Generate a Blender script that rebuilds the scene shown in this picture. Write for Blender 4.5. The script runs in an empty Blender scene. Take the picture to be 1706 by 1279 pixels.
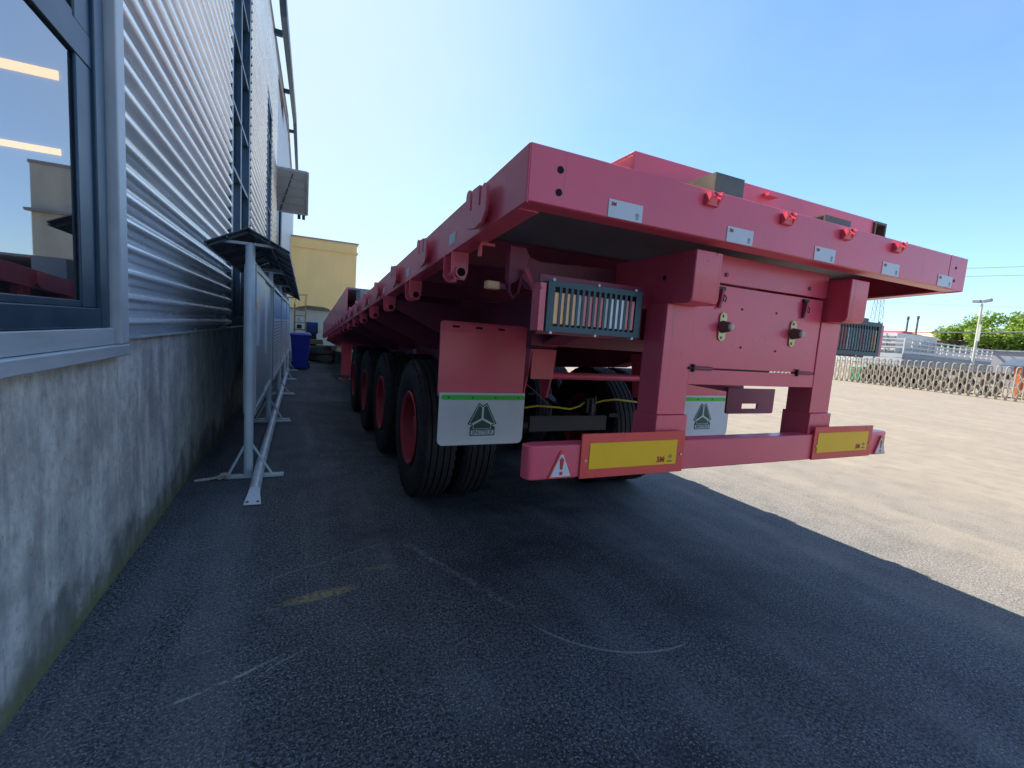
import bpy, math, random
from math import sin, cos, pi, radians, sqrt
from mathutils import Vector, Matrix
random.seed(7)
scene = bpy.context.scene
col = scene.collection

# ------------------------------------------------------------------ camera, sky, sun, exposure
cam_d = bpy.data.cameras.new("camera")
cam = bpy.data.objects.new("camera", cam_d)
col.objects.link(cam)
F, VPY, SLOPE, EYE = 760.0, (508.0, 535.0), .07, 1.41
dy = Vector((VPY[0]-853, VPY[1]-639.5, F))
p2 = Vector((VPY[0]+1000-853, VPY[1]+1000*SLOPE-639.5, F))
Yc = dy.normalized()
Zc = p2.cross(dy).normalized()
if Zc.y > 0:
    Zc = -Zc
Xc = Yc.cross(Zc)
right, down, fwd = [Vector((Xc[i], Yc[i], Zc[i])) for i in range(3)]
M = Matrix((right, -down, -fwd)).transposed().to_4x4()
M.translation = Vector((0, 0, EYE))
cam.matrix_world = M
cam_d.sensor_width = 36.0
cam_d.lens = 36.0*F/1706.0
cam_d.clip_start = .02
cam_d.clip_end = 3000
scene.camera = cam

SUN = Vector((-.26, .55, 1.0)).normalized()
SUN_EL = math.asin(SUN.z)
SUN_AZ = math.atan2(SUN.x, SUN.y)          # from +Y towards +X
world = bpy.data.worlds.new("World")
scene.world = world
world.use_nodes = True
nt = world.node_tree
bg = nt.nodes["Background"]
sky = nt.nodes.new("ShaderNodeTexSky")
sky.sky_type = 'NISHITA'
sky.sun_disc = False
sky.sun_elevation = SUN_EL
sky.sun_rotation = SUN_AZ
sky.air_density = 1.0
sky.dust_density = .7
sky.ozone_density = 2.5
tc = nt.nodes.new("ShaderNodeTexCoord")
mp = nt.nodes.new("ShaderNodeMapping")
mp.inputs['Scale'].default_value = (1.3, 1.3, 2.4)
nz = nt.nodes.new("ShaderNodeTexNoise")
nz.inputs['Scale'].default_value = 1.5
nz.inputs['Detail'].default_value = 5
nz.inputs['Roughness'].default_value = .55
rp = nt.nodes.new("ShaderNodeValToRGB")
rp.color_ramp.elements[0].position = .36
rp.color_ramp.elements[0].color = (0, 0, 0, 1)
rp.color_ramp.elements[1].position = .78
rp.color_ramp.elements[1].color = (.20, .20, .20, 1)
mixc = nt.nodes.new("ShaderNodeMix")
mixc.data_type = 'RGBA'
mixc.inputs['B'].default_value = (2.5, 3.0, 3.2, 1)
nt.links.new(tc.outputs['Generated'], mp.inputs['Vector'])
nt.links.new(mp.outputs['Vector'], nz.inputs['Vector'])
nt.links.new(nz.outputs['Fac'], rp.inputs['Fac'])
dotn = nt.nodes.new("ShaderNodeVectorMath")
dotn.operation = 'DOT_PRODUCT'
dotn.inputs[1].default_value = tuple(Vector((-.30, .86, .42)).normalized())
nt.links.new(tc.outputs['Generated'], dotn.inputs[0])
veil = nt.nodes.new("ShaderNodeMapRange")
veil.interpolation_type = 'SMOOTHSTEP'
veil.inputs['From Min'].default_value = .62
veil.inputs['From Max'].default_value = 1.0
veil.inputs["To Max"].default_value = .75
nt.links.new(dotn.outputs['Value'], veil.inputs['Value'])
addv = nt.nodes.new("ShaderNodeMath")
addv.operation = 'ADD'
addv.use_clamp = True
nt.links.new(veil.outputs['Result'], addv.inputs[0])
nt.links.new(rp.outputs['Color'], addv.inputs[1])
nt.links.new(addv.outputs[0], mixc.inputs['Factor'])
tint = nt.nodes.new("ShaderNodeMix")
tint.data_type = 'RGBA'
tint.blend_type = 'MULTIPLY'
tint.inputs['Factor'].default_value = 1
tint.inputs['B'].default_value = (.66, .80, .94, 1)
nt.links.new(sky.outputs['Color'], tint.inputs['A'])
nt.links.new(tint.outputs['Result'], mixc.inputs['A'])
nt.links.new(mixc.outputs['Result'], bg.inputs['Color'])
bg.inputs['Strength'].default_value = .050

sun_d = bpy.data.lights.new("sun", 'SUN')
sun_d.energy = 2.0
sun_d.angle = radians(.5)
sun_d.color = (1, .92, .79)
sun = bpy.data.objects.new("sun", sun_d)
col.objects.link(sun)
sun.rotation_euler = SUN.to_track_quat('Z', 'Y').to_euler()
sun.location = (0, 0, 30)

scene.view_settings.view_transform = 'Standard'
scene.view_settings.look = 'None'
scene.view_settings.exposure = 2.65
scene.view_settings.gamma = 1
scene.view_settings.use_curve_mapping = False
scene.render.engine = 'CYCLES'
scene.cycles.max_bounces = 8
scene.cycles.use_denoising = True


# ------------------------------------------------------------------ materials
def new_mat(name):
    m = bpy.data.materials.new(name)
    m.use_nodes = True
    n = m.node_tree
    return m, n, n.nodes["Principled BSDF"]


class NG:
    """tiny helper for scalar node maths"""
    def __init__(self, n):
        self.n = n

    def v(self, x, sock):
        if isinstance(x, (int, float)):
            sock.default_value = x
        else:
            self.n.links.new(x, sock)

    def m(self, op, a, b=0., c=None, clamp=False):
        k = self.n.nodes.new("ShaderNodeMath")
        k.operation = op
        k.use_clamp = clamp
        self.v(a, k.inputs[0])
        self.v(b, k.inputs[1])
        if c is not None:
            self.v(c, k.inputs[2])
        return k.outputs[0]

    def noise(self, vec, scale, detail=5, rough=.55):
        k = self.n.nodes.new("ShaderNodeTexNoise")
        k.inputs['Scale'].default_value = scale
        k.inputs['Detail'].default_value = detail
        k.inputs['Roughness'].default_value = rough
        self.n.links.new(vec, k.inputs['Vector'])
        return k.outputs['Fac']

    def ramp(self, x, a, b, lo=0., hi=1.):
        k = self.n.nodes.new("ShaderNodeMapRange")
        k.interpolation_type = 'SMOOTHSTEP'
        self.v(x, k.inputs['Value'])
        k.inputs['From Min'].default_value = a
        k.inputs['From Max'].default_value = b
        k.inputs['To Min'].default_value = lo
        k.inputs['To Max'].default_value = hi
        return k.outputs['Result']

    def mix(self, f, a, b):
        k = self.n.nodes.new("ShaderNodeMix")
        k.data_type = 'RGBA'
        self.v(f, k.inputs['Factor'])
        for s, x in (('A', a), ('B', b)):
            if isinstance(x, tuple):
                k.inputs[s].default_value = x + (1,)
            else:
                self.n.links.new(x, k.inputs[s])
        return k.outputs['Result']

    def mapping(self, vec, s):
        k = self.n.nodes.new("ShaderNodeMapping")
        k.inputs['Scale'].default_value = s
        self.n.links.new(vec, k.inputs['Vector'])
        return k.outputs['Vector']


def rough_paint(name, c, rough=.5, metal=0., var=.12, scale=6., bump=0., bscale=60., coat=0., chips=None, dirt=None, dirt_amt=.0, dscale=2.5, stretch=(1, 1, 1)):
    """base colour with soft noise variation, uneven gloss, optional dirt patches and fine bump"""
    m, n, b = new_mat(name)
    L = n.links
    t = n.nodes.new("ShaderNodeTexCoord")
    mpn = n.nodes.new("ShaderNodeMapping")
    mpn.inputs['Scale'].default_value = stretch
    L.new(t.outputs['Object'], mpn.inputs['Vector'])
    a = n.nodes.new("ShaderNodeTexNoise")
    a.inputs['Scale'].default_value = scale
    a.inputs['Detail'].default_value = 6
    L.new(mpn.outputs['Vector'], a.inputs['Vector'])
    r = n.nodes.new("ShaderNodeValToRGB")
    r.color_ramp.elements[0].position = .3
    r.color_ramp.elements[1].position = .7
    r.color_ramp.elements[0].color = tuple(x*(1-var) for x in c) + (1,)
    r.color_ramp.elements[1].color = tuple(min(1, x*(1+var)) for x in c) + (1,)
    L.new(a.outputs['Fac'], r.inputs['Fac'])
    out = r.outputs['Color']
    if dirt:
        d = n.nodes.new("ShaderNodeTexNoise")
        d.inputs['Scale'].default_value = dscale
        d.inputs['Detail'].default_value = 8
        d.inputs['Roughness'].default_value = .65
        L.new(mpn.outputs['Vector'], d.inputs['Vector'])
        dr = n.nodes.new("ShaderNodeValToRGB")
        dr.color_ramp.elements[0].position = .45
        dr.color_ramp.elements[1].position = .72
        dr.color_ramp.elements[0].color = (0, 0, 0, 1)
        dr.color_ramp.elements[1].color = (dirt_amt,)*3 + (1,)
        L.new(d.outputs['Fac'], dr.inputs['Fac'])
        mx = n.nodes.new("ShaderNodeMix")
        mx.data_type = 'RGBA'
        L.new(dr.outputs['Color'], mx.inputs['Factor'])
        L.new(out, mx.inputs['A'])
        mx.inputs['B'].default_value = tuple(dirt) + (1,)
        out = mx.outputs['Result']
    if chips:
        g_ = NG(n)
        oc = t.outputs['Object']
        ch = g_.m('MULTIPLY', g_.ramp(g_.noise(oc, 38, 3, .6), .66, .70), g_.ramp(g_.noise(oc, 2.4, 4, .6), .50, .66))
        run = g_.m('MULTIPLY', g_.ramp(g_.noise(g_.mapping(oc, (14, 14, .9)), 1.6, 4, .6), .58, .74), g_.ramp(g_.noise(oc, 1.3, 3, .5), .46, .62))
        out = g_.mix(g_.m('MULTIPLY', run, .40), out, (.20, .06, .05))
        out = g_.mix(g_.m('MULTIPLY', ch, .75), out, tuple(chips))
    L.new(out, b.inputs['Base Color'])
    b.inputs['Metallic'].default_value = metal
    rr = n.nodes.new("ShaderNodeMapRange")
    rr.inputs['To Min'].default_value = max(.03, rough-.1)
    rr.inputs['To Max'].default_value = min(1, rough+.1)
    L.new(a.outputs['Fac'], rr.inputs['Value'])
    L.new(rr.outputs['Result'], b.inputs['Roughness'])
    if coat:
        b.inputs['Coat Weight'].default_value = coat
        b.inputs['Coat Roughness'].default_value = .15
    if bump:
        g = n.nodes.new("ShaderNodeTexNoise")
        g.inputs['Scale'].default_value = bscale
        g.inputs['Detail'].default_value = 4
        L.new(t.outputs['Object'], g.inputs['Vector'])
        bp = n.nodes.new("ShaderNodeBump")
        bp.inputs['Strength'].default_value = bump
        bp.inputs['Distance'].default_value = .01
        L.new(g.outputs['Fac'], bp.inputs['Height'])
        L.new(bp.outputs['Normal'], b.inputs['Normal'])
    return m


def glow(name, c, s):
    m, n, b = new_mat(name)
    b.inputs['Base Color'].default_value = tuple(c) + (1,)
    b.inputs['Emission Color'].default_value = tuple(c) + (1,)
    b.inputs['Emission Strength'].default_value = s
    return m


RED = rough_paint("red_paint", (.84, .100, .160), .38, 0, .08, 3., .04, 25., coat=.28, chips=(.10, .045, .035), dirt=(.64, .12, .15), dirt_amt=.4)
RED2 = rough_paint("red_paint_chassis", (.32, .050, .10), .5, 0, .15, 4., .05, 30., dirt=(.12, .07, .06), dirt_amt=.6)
DECK = rough_paint("deck_steel", (.27, .25, .27), .7, 0, .2, 3., dirt=(.2, .17, .14), dirt_amt=.5)
REDRIM = rough_paint("rim_paint", (.42, .03, .05), .45, 0, .1, 6., dirt=(.2, .05, .05), dirt_amt=.4)
REDREFL = rough_paint("red_retroreflector", (.80, .065, .065), .3, 0, .04, 10.)
YELREFL = rough_paint("yellow_retroreflector", (.96, .53, .0), .3, 0, .03, 10.)
WHITE_STK = rough_paint("white_sticker", (.62, .66, .70), .35, 0, .03, 30.)
WHITE_RUB = rough_paint("white_rubber", (.70, .73, .74), .5, 0, .05, 5., dirt=(.40, .42, .42), dirt_amt=.5)
GREEN_STRIP = rough_paint("green_strip", (.02, .55, .03), .35, 0, .05, 8.)
GREEN_INK = rough_paint("green_ink", (.004, .085, .055), .5, 0, .05, 8.)
RED_INK = rough_paint("red_ink", (.55, .03, .03), .5, 0, .05, 8.)
GREY_INK = rough_paint("grey_ink", (.15, .2, .19), .5, 0, .05, 8.)
DARK_INK = rough_paint("dark_ink", (.05, .05, .05), .5, 0, .05, 8.)
BLACK = rough_paint("black_steel", (.018, .018, .02), .55, 0, .2, 9.)
HOLE = rough_paint("hole_dark", (.006, .006, .007), .9, 0, .1, 9.)
RUBBER = rough_paint("tyre_rubber", (.015, .015, .016), .72, 0, .2, 7., .25, 90., dirt=(.06, .057, .05), dirt_amt=.45, dscale=5)
TEAL = rough_paint("teal_guard", (.022, .085, .11), .45, 0, .12, 9., dirt=(.04, .06, .06), dirt_amt=.5)
AMBER = rough_paint("amber_lens", (1.0, .50, .22), .25, 0, .06, 20.)
LENSR = rough_paint("red_lens", (.72, .16, .16), .2, 0, .15, 40.)
LENSG = rough_paint("grey_lens", (.42, .43, .42), .2, 0, .2, 40.)
LENSW = rough_paint("clear_lens", (.78, .84, .88), .15, 0, .05, 20.)
ZINC = rough_paint("zinc_plate", (.50, .46, .24), .4, .5, .1, 20.)
BUF = rough_paint("buffer_rubber", (.14, .075, .065), .6, 0, .15, 20.)
BUFCAP = rough_paint("buffer_cap", (.62, .52, .42), .5, 0, .08, 20.)
YHOSE = rough_paint("yellow_hose", (.55, .48, .02), .4, 0, .05, 8.)
STEEL = rough_paint("raw_steel", (.13, .12, .105), .5, .5, .25, 9., dirt=(.20, .13, .08), dirt_amt=.5)
GALV = rough_paint("galvanised_sheet", (.74, .77, .80), .27, .55, .07, 1.4, .02, 30., dirt=(.42, .43, .43), dirt_amt=.4, stretch=(1, .3, 1.5))
TRIM = rough_paint("pale_trim", (.46, .50, .52), .5, .1, .08, 4., dirt=(.25, .26, .26), dirt_amt=.4)
FASCIA = rough_paint("fascia", (.30, .27, .26), .6, 0, .1, 3.)
FRAME_BLUE = rough_paint("blue_frame", (.020, .052, .088), .38, .15, .12, 5., dirt=(.05, .08, .10), dirt_amt=.5)
SILL = rough_paint("sill_metal", (.50, .55, .57), .42, .2, .08, 3., dirt=(.24, .26, .27), dirt_amt=.5, stretch=(1, .4, 3))
POSTM = rough_paint("post_enamel", (.56, .63, .66), .42, .05, .08, 5., dirt=(.28, .32, .33), dirt_amt=.55)
PIPEM = rough_paint("white_pipe", (.68, .71, .71), .4, .1, .08, 6., dirt=(.30, .31, .30), dirt_amt=.5)
CANOPY = rough_paint("dark_canopy", (.055, .08, .105), .35, .1, .2, 4., dirt=(.07, .07, .07), dirt_amt=.5)
ALU = rough_paint("aluminium_board", (.40, .46, .46), .42, .25, .1, 3., stretch=(1, 6, .5))
POSTER_BLUE = rough_paint("poster_blue", (.10, .30, .52), .5, 0, .08, 4.)
POSTER_WHITE = rough_paint("poster_white", (.62, .64, .66), .55, 0, .05, 4.)
ROPE = rough_paint("rope", (.46, .42, .34), .9, 0, .25, 40., .5, 200.)
BINBLUE = rough_paint("bin_plastic", (.008, .022, .30), .42, 0, .1, 5., dirt=(.02, .03, .2), dirt_amt=.5)
YELLOW_WALL = rough_paint("yellow_render", (.92, .64, .27), .85, 0, .05, .8, .1, 12., dirt=(.56, .42, .20), dirt_amt=.35, dscale=.5, stretch=(1, 1, .35))
CREAM = rough_paint("cream_wall", (.56, .52, .42), .85, 0, .06, 1.2, .1, 14., dirt=(.36, .33, .27), dirt_amt=.6, dscale=.9, stretch=(1, 1, .3))
TAN = rough_paint("tan_rusty_steel", (.36, .25, .11), .7, 0, .25, 8.)
ORANGE = rough_paint("orange_paint", (.55, .14, .05), .5, 0, .1, 3.)
REDCAB = rough_paint("truck_red", (.50, .05, .05), .45, 0, .1, 3.)
MBLUE = rough_paint("machine_blue", (.02, .05, .16), .5, 0, .15, 5.)
GATEM = rough_paint("gate_steel", (.42, .37, .29), .45, .15, .12, 4., dirt=(.3, .26, .2), dirt_amt=.5)
WHITEP = rough_paint("white_paint", (.56, .56, .54), .5, 0, .06, 2., dirt=(.5, .48, .44), dirt_amt=.4)
GREYP = rough_paint("grey_paint", (.24, .27, .29), .5, 0, .08, 2., dirt=(.18, .19, .2), dirt_amt=.4)
GREYWALL = rough_paint("grey_wall", (.26, .26, .29), .85, 0, .06, .6, .1, 8.)
PINKROOF = rough_paint("pink_roof", (.60, .36, .26), .7, 0, .08, 1.)
GREEN_PLASTIC = rough_paint("green_plastic", (.02, .24, .10), .5, 0, .1, 3.)
POLE = rough_paint("pole_concrete", (.12, .13, .12), .8, 0, .1, 2.)
LAMPPOST = rough_paint("lamp_post", (.58, .57, .48), .5, .1, .08, 2.)
WIRE = rough_paint("wire", (.05, .05, .055), .6, 0, .1, 2.)
BARK = rough_paint("bark", (.10, .075, .05), .9, 0, .25, 5., .5, 20.)
SUNPANEL = glow("lit_translucent_panel", (1., .46, .03), .40)
INTERIOR = rough_paint("interior_wall", (.34, .36, .38), .9, 0, .05, .5)


def leaf_mat(name, c1, c2):
    m, n, b = new_mat(name)
    L = n.links
    t = n.nodes.new("ShaderNodeTexCoord")
    a = n.nodes.new("ShaderNodeTexNoise")
    a.inputs['Scale'].default_value = 1.1
    a.inputs['Detail'].default_value = 5
    L.new(t.outputs['Object'], a.inputs['Vector'])
    r = n.nodes.new("ShaderNodeValToRGB")
    r.color_ramp.elements[0].position = .32
    r.color_ramp.elements[1].position = .68
    r.color_ramp.elements[0].color = c1 + (1,)
    r.color_ramp.elements[1].color = c2 + (1,)
    L.new(a.outputs['Fac'], r.inputs['Fac'])
    L.new(r.outputs['Color'], b.inputs['Base Color'])
    b.inputs['Roughness'].default_value = .55
    tr = n.nodes.new("ShaderNodeBsdfTranslucent")
    L.new(r.outputs['Color'], tr.inputs['Color'])
    ms = n.nodes.new("ShaderNodeMixShader")
    ms.inputs['Fac'].default_value = .42
    L.new(b.outputs['BSDF'], ms.inputs[1])
    L.new(tr.outputs['BSDF'], ms.inputs[2])
    L.new(ms.outputs['Shader'], n.nodes["Material Output"].inputs['Surface'])
    return m


LEAF = leaf_mat("leaves_bright", (.12, .22, .03), (.32, .44, .07))


def glass_mat():
    m, n, b = new_mat("window_glass")
    L = n.links
    n.nodes.remove(b)
    fr = n.nodes.new("ShaderNodeFresnel")
    fr.inputs['IOR'].default_value = 4.6
    tr = n.nodes.new("ShaderNodeBsdfTransparent")
    tr.inputs['Color'].default_value = (.62, .70, .74, 1)
    gl = n.nodes.new("ShaderNodeBsdfGlossy")
    gl.inputs['Roughness'].default_value = .012
    gl.inputs['Color'].default_value = (.92, .95, 1, 1)
    mx = n.nodes.new("ShaderNodeMixShader")
    L.new(fr.outputs['Fac'], mx.inputs['Fac'])
    L.new(tr.outputs['BSDF'], mx.inputs[1])
    L.new(gl.outputs['BSDF'], mx.inputs[2])
    L.new(mx.outputs['Shader'], n.nodes["Material Output"].inputs['Surface'])
    return m


GLASS = glass_mat()


def asphalt_mat():
    m, n, b = new_mat("yard_asphalt")
    g = NG(n)
    t = n.nodes.new("ShaderNodeTexCoord").outputs['Object']
    sp = n.nodes.new("ShaderNodeSeparateXYZ")
    n.links.new(t, sp.inputs[0])
    x, y = sp.outputs[0], sp.outputs[1]
    grain = g.noise(t, 130, 3, .6)
    vor = n.nodes.new("ShaderNodeTexVoronoi")
    vor.inputs['Scale'].default_value = 120
    n.links.new(t, vor.inputs['Vector'])
    stone = vor.outputs['Distance']
    big = g.noise(t, .7, 7, .6)
    mid = g.noise(t, 3.5, 6, .6)
    streak = g.noise(g.mapping(t, (1.6, .16, 1)), 1.5, 6, .6)
    gr2 = g.noise(t, 62, 2, .5)
    base = g.mix(g.ramp(g.m('ADD', g.m('MULTIPLY', grain, .55), g.m('MULTIPLY', gr2, .45)), .40, .62), (.010, .012, .015), (.135, .142, .150))
    # worn, dusty wheel lanes (run along the yard) and dusty tone with sunlight painted in towards the open yard
    dust_and_sun = g.m('ADD', g.m('MULTIPLY', g.ramp(streak, .46, .64), .65), g.m('MULTIPLY', g.ramp(big, .45, .75), .45))
    far = g.m('MAXIMUM', g.ramp(x, .5, 8.0), g.ramp(y, -.4, -3.0))  # pale ground added behind the camera too, to bounce light at the trailer
    dust_and_sun = g.m('ADD', g.m('MULTIPLY', dust_and_sun, g.ramp(x, 2.0, 6.0, .60, .22)), g.m('MULTIPLY', far, .72), clamp=True)
    dust_and_sun = g.m('MULTIPLY', dust_and_sun, g.ramp(mid, .2, .65, .65, 1.))
    base = g.mix(dust_and_sun, base, g.mix(g.ramp(x, 1.5, 4.5), (.185, .188, .19), (.245, .205, .152)))  # shaded part bluish grey, sunlit part tan: light put into the colour
    trailer_shade = g.m('MULTIPLY', g.ramp(g.noise(t, .9, 5, .6), .44, .62), g.ramp(g.m('ABSOLUTE', g.m('SUBTRACT', x, 1.3)), .4, 1.9, 1., 0.))  # dark patches that paint in shade under and behind the trailer
    base = g.mix(g.m('MULTIPLY', trailer_shade, .75), base, (.016, .017, .019))
    # pale grit flecks
    fl = g.m('MULTIPLY', g.ramp(g.noise(t, 105, 2, .5), .57, .64), g.ramp(mid, .30, .56))
    calm = g.ramp(x, 3.0, 7.0, 1., .25)
    base = g.mix(g.m('MULTIPLY', fl, g.m('MULTIPLY', calm, .75)), base, (.30, .31, .32))
    pit = g.ramp(g.noise(t, 80, 2, .5), .60, .70)
    base = g.mix(g.m('MULTIPLY', pit, g.m('MULTIPLY', g.m('SUBTRACT', calm, .2), .9)), base, (.008, .009, .010))
    # scraped lines on the asphalt (segments in metres, half width)
    wob = g.m('MULTIPLY', g.m('SUBTRACT', g.noise(t, 5, 3), .5), .06)
    brk = g.ramp(g.noise(t, 22, 4, .7), .38, .62)
    marks = None
    for (x0, y0, x1, y1, w, s) in SCRAPES:
        dx, dyy = x1-x0, y1-y0
        ln = sqrt(dx*dx+dyy*dyy)
        ux, uy = dx/ln, dyy/ln
        px = g.m('SUBTRACT', x, x0)
        py = g.m('SUBTRACT', y, y0)
        al = g.m('ADD', g.m('MULTIPLY', px, ux), g.m('MULTIPLY', py, uy))
        ac = g.m('ABSOLUTE', g.m('ADD', g.m('SUBTRACT', g.m('MULTIPLY', px, -uy), g.m('MULTIPLY', py, -ux)), wob))
        k = g.m('MULTIPLY', g.ramp(ac, w*.4, w, 1, 0), g.m('MULTIPLY', g.ramp(al, 0, .05), g.ramp(al, ln-.15, ln, 1, 0)))
        k = g.m('MULTIPLY', k, s)
        marks = k if marks is None else g.m('MAXIMUM', marks, k)
    # one curved tyre scuff
    cx0, cy0, rad = SCUFF
    px = g.m('SUBTRACT', x, cx0)
    py = g.m('SUBTRACT', y, cy0)
    rr = g.m('SQRT', g.m('ADD', g.m('MULTIPLY', px, px), g.m('MULTIPLY', py, py)))
    k = g.ramp(g.m('ABSOLUTE', g.m('SUBTRACT', rr, rad)), .003, .008, 1, 0)
    k = g.m('MULTIPLY', k, g.m('MULTIPLY', g.ramp(px, -.6, -.5, 0, 1), g.m('MULTIPLY', g.ramp(px, .02, .1, 1, 0), g.ramp(py, 0, -.05))))
    marks = g.m('MAXIMUM', g.m('MULTIPLY', marks, brk), g.m('MULTIPLY', k, .5))
    base = g.mix(marks, base, (.40, .40, .38))
    # yellow patches
    yel = None
    for (cx1, cy1, ax, ay, s) in YELLOW_PATCHES:
        qx = g.m('DIVIDE', g.m('SUBTRACT', x, cx1), ax)
        qy = g.m('DIVIDE', g.m('ADD', g.m('SUBTRACT', y, cy1), g.m('MULTIPLY', g.m('SUBTRACT', x, cx1), -.15)), ay)
        q = g.m('ADD', g.m('MULTIPLY', qx, qx), g.m('MULTIPLY', qy, qy))
        k = g.m('MULTIPLY', g.ramp(q, .05, 1, 1, 0), s)
        yel = k if yel is None else g.m('MAXIMUM', yel, k)
    yel = g.m('MULTIPLY', yel, g.ramp(g.noise(t, 45, 4, .6), .3, .65))
    base = g.mix(yel, base, (.42, .30, .10))
    # tyre tracks on the open yard: long dark and pale curves
    tr = n.nodes.new("ShaderNodeTexWave")
    tr.inputs['Scale'].default_value = .16
    tr.inputs['Distortion'].default_value = 6
    tr.inputs['Detail'].default_value = 2
    tr.inputs['Detail Scale'].default_value = .5
    n.links.new(g.mapping(t, (.5, 1.6, 1)), tr.inputs['Vector'])
    trk = g.m('MULTIPLY', g.ramp(tr.outputs['Fac'], .9, .99), g.m('MULTIPLY', far, g.ramp(big, .35, .6)))
    base = g.mix(g.m('MULTIPLY', trk, .3), base, (.14, .12, .10))
    n.links.new(base, b.inputs['Base Color'])
    b.inputs['Roughness'].default_value = .8
    b.inputs['Specular IOR Level'].default_value = .35
    h = g.m('ADD', g.m('MULTIPLY', g.m('SUBTRACT', 1, stone), .7), g.m('MULTIPLY', grain, .8))
    bp = n.nodes.new("ShaderNodeBump")
    bp.inputs['Strength'].default_value = .4
    bp.inputs['Distance'].default_value = .006
    n.links.new(h, bp.inputs['Height'])
    n.links.new(bp.outputs['Normal'], b.inputs['Normal'])
    return m


SCRAPES = [(-.44, 1.84, .00, 2.02, .010, .75), (-.18, 1.88, .10, 2.06, .006, .5), (-.25, 2.62, .55, 2.95, .007, .4),
           (-.60, 3.1, -.40, 3.2, .006, .6), (.62, 2.9, 1.05, 1.95, .03, .28), (-.45, 2.1, -.2, 2.15, .006, .4), (-.2, 2.33, .2, 2.45, .006, .35)]
SCUFF = (1.62, 2.1, .62)
YELLOW_PATCHES = [(.10, 2.42, .22, .055, .8), (.42, 2.62, .13, .03, .35)]


def concrete_mat():
    m, n, b = new_mat("stained_concrete")
    g = NG(n)
    t = n.nodes.new("ShaderNodeTexCoord").outputs['Object']
    sp = n.nodes.new("ShaderNodeSeparateXYZ")
    n.links.new(t, sp.inputs[0])
    y, z = sp.outputs[1], sp.outputs[2]
    big = g.noise(t, 1.6, 8, .62)
    runs = g.noise(g.mapping(t, (1, 2.6, .8)), 2.2, 7, .62)
    fine = g.noise(t, 22, 6, .65)
    blot = g.noise(g.mapping(t, (1, 1.5, 1)), 3.2, 9, .72)
    drip = g.noise(g.mapping(t, (1, 16, .7)), 1.5, 6, .7)
    base = g.mix(g.ramp(blot, .36, .64), (.40, .39, .36), (.72, .69, .62))
    base = g.mix(g.m('MULTIPLY', g.ramp(runs, .45, .62), .38), base, (.20, .21, .215))
    base = g.mix(g.m('MULTIPLY', g.m('MULTIPLY', g.ramp(drip, .52, .62), g.ramp(big, .42, .6)), .35), base, (.16, .165, .165))
    base = g.mix(g.m('MULTIPLY', g.ramp(fine, .52, .68), .35), base, (.20, .195, .18))
    pv = n.nodes.new("ShaderNodeTexVoronoi")
    pv.inputs['Scale'].default_value = 26
    n.links.new(t, pv.inputs['Vector'])
    pore = g.m('MULTIPLY', g.ramp(pv.outputs['Distance'], .05, .14, 1, 0), g.ramp(g.noise(t, 6, 3), .5, .6))
    base = g.mix(g.m('MULTIPLY', pore, .8), base, (.06, .06, .055))
    # blackish ragged band that climbs further along the wall
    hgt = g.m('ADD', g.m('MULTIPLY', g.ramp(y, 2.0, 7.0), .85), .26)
    dark_band = g.m('SUBTRACT', hgt, g.m('ADD', z, g.m('MULTIPLY', g.m('SUBTRACT', big, .5), 1.1)))
    dark_band = g.ramp(g.m('ADD', dark_band, g.m('MULTIPLY', g.m('SUBTRACT', blot, .5), .5)), -.04, .16)
    dark_band = g.m('MULTIPLY', dark_band, g.ramp(runs, .25, .6, .55, 1.))
    base = g.mix(g.m('MULTIPLY', dark_band, .82), base, (.085, .087, .072))
    ms = g.m('SUBTRACT', .085, g.m('ADD', z, g.m('MULTIPLY', g.m('SUBTRACT', fine, .5), .28)))
    moss = g.m('MULTIPLY', g.ramp(ms, -.05, .10), g.ramp(y, 1.2, 4.2, 1, .25))
    base = g.mix(g.m('MULTIPLY', moss, .8), base, (.15, .165, .04))
    chip = g.ramp(g.noise(t, 9, 4, .7), .70, .73)
    base = g.mix(g.m('MULTIPLY', chip, .6), base, (.55, .55, .53))
    n.links.new(base, b.inputs['Base Color'])
    b.inputs['Roughness'].default_value = .88
    bp = n.nodes.new("ShaderNodeBump")
    bp.inputs['Strength'].default_value = .35
    bp.inputs['Distance'].default_value = .01
    n.links.new(g.m('ADD', fine, big), bp.inputs['Height'])
    n.links.new(bp.outputs['Normal'], b.inputs['Normal'])
    return m


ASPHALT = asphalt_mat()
CONCRETE = concrete_mat()


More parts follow.
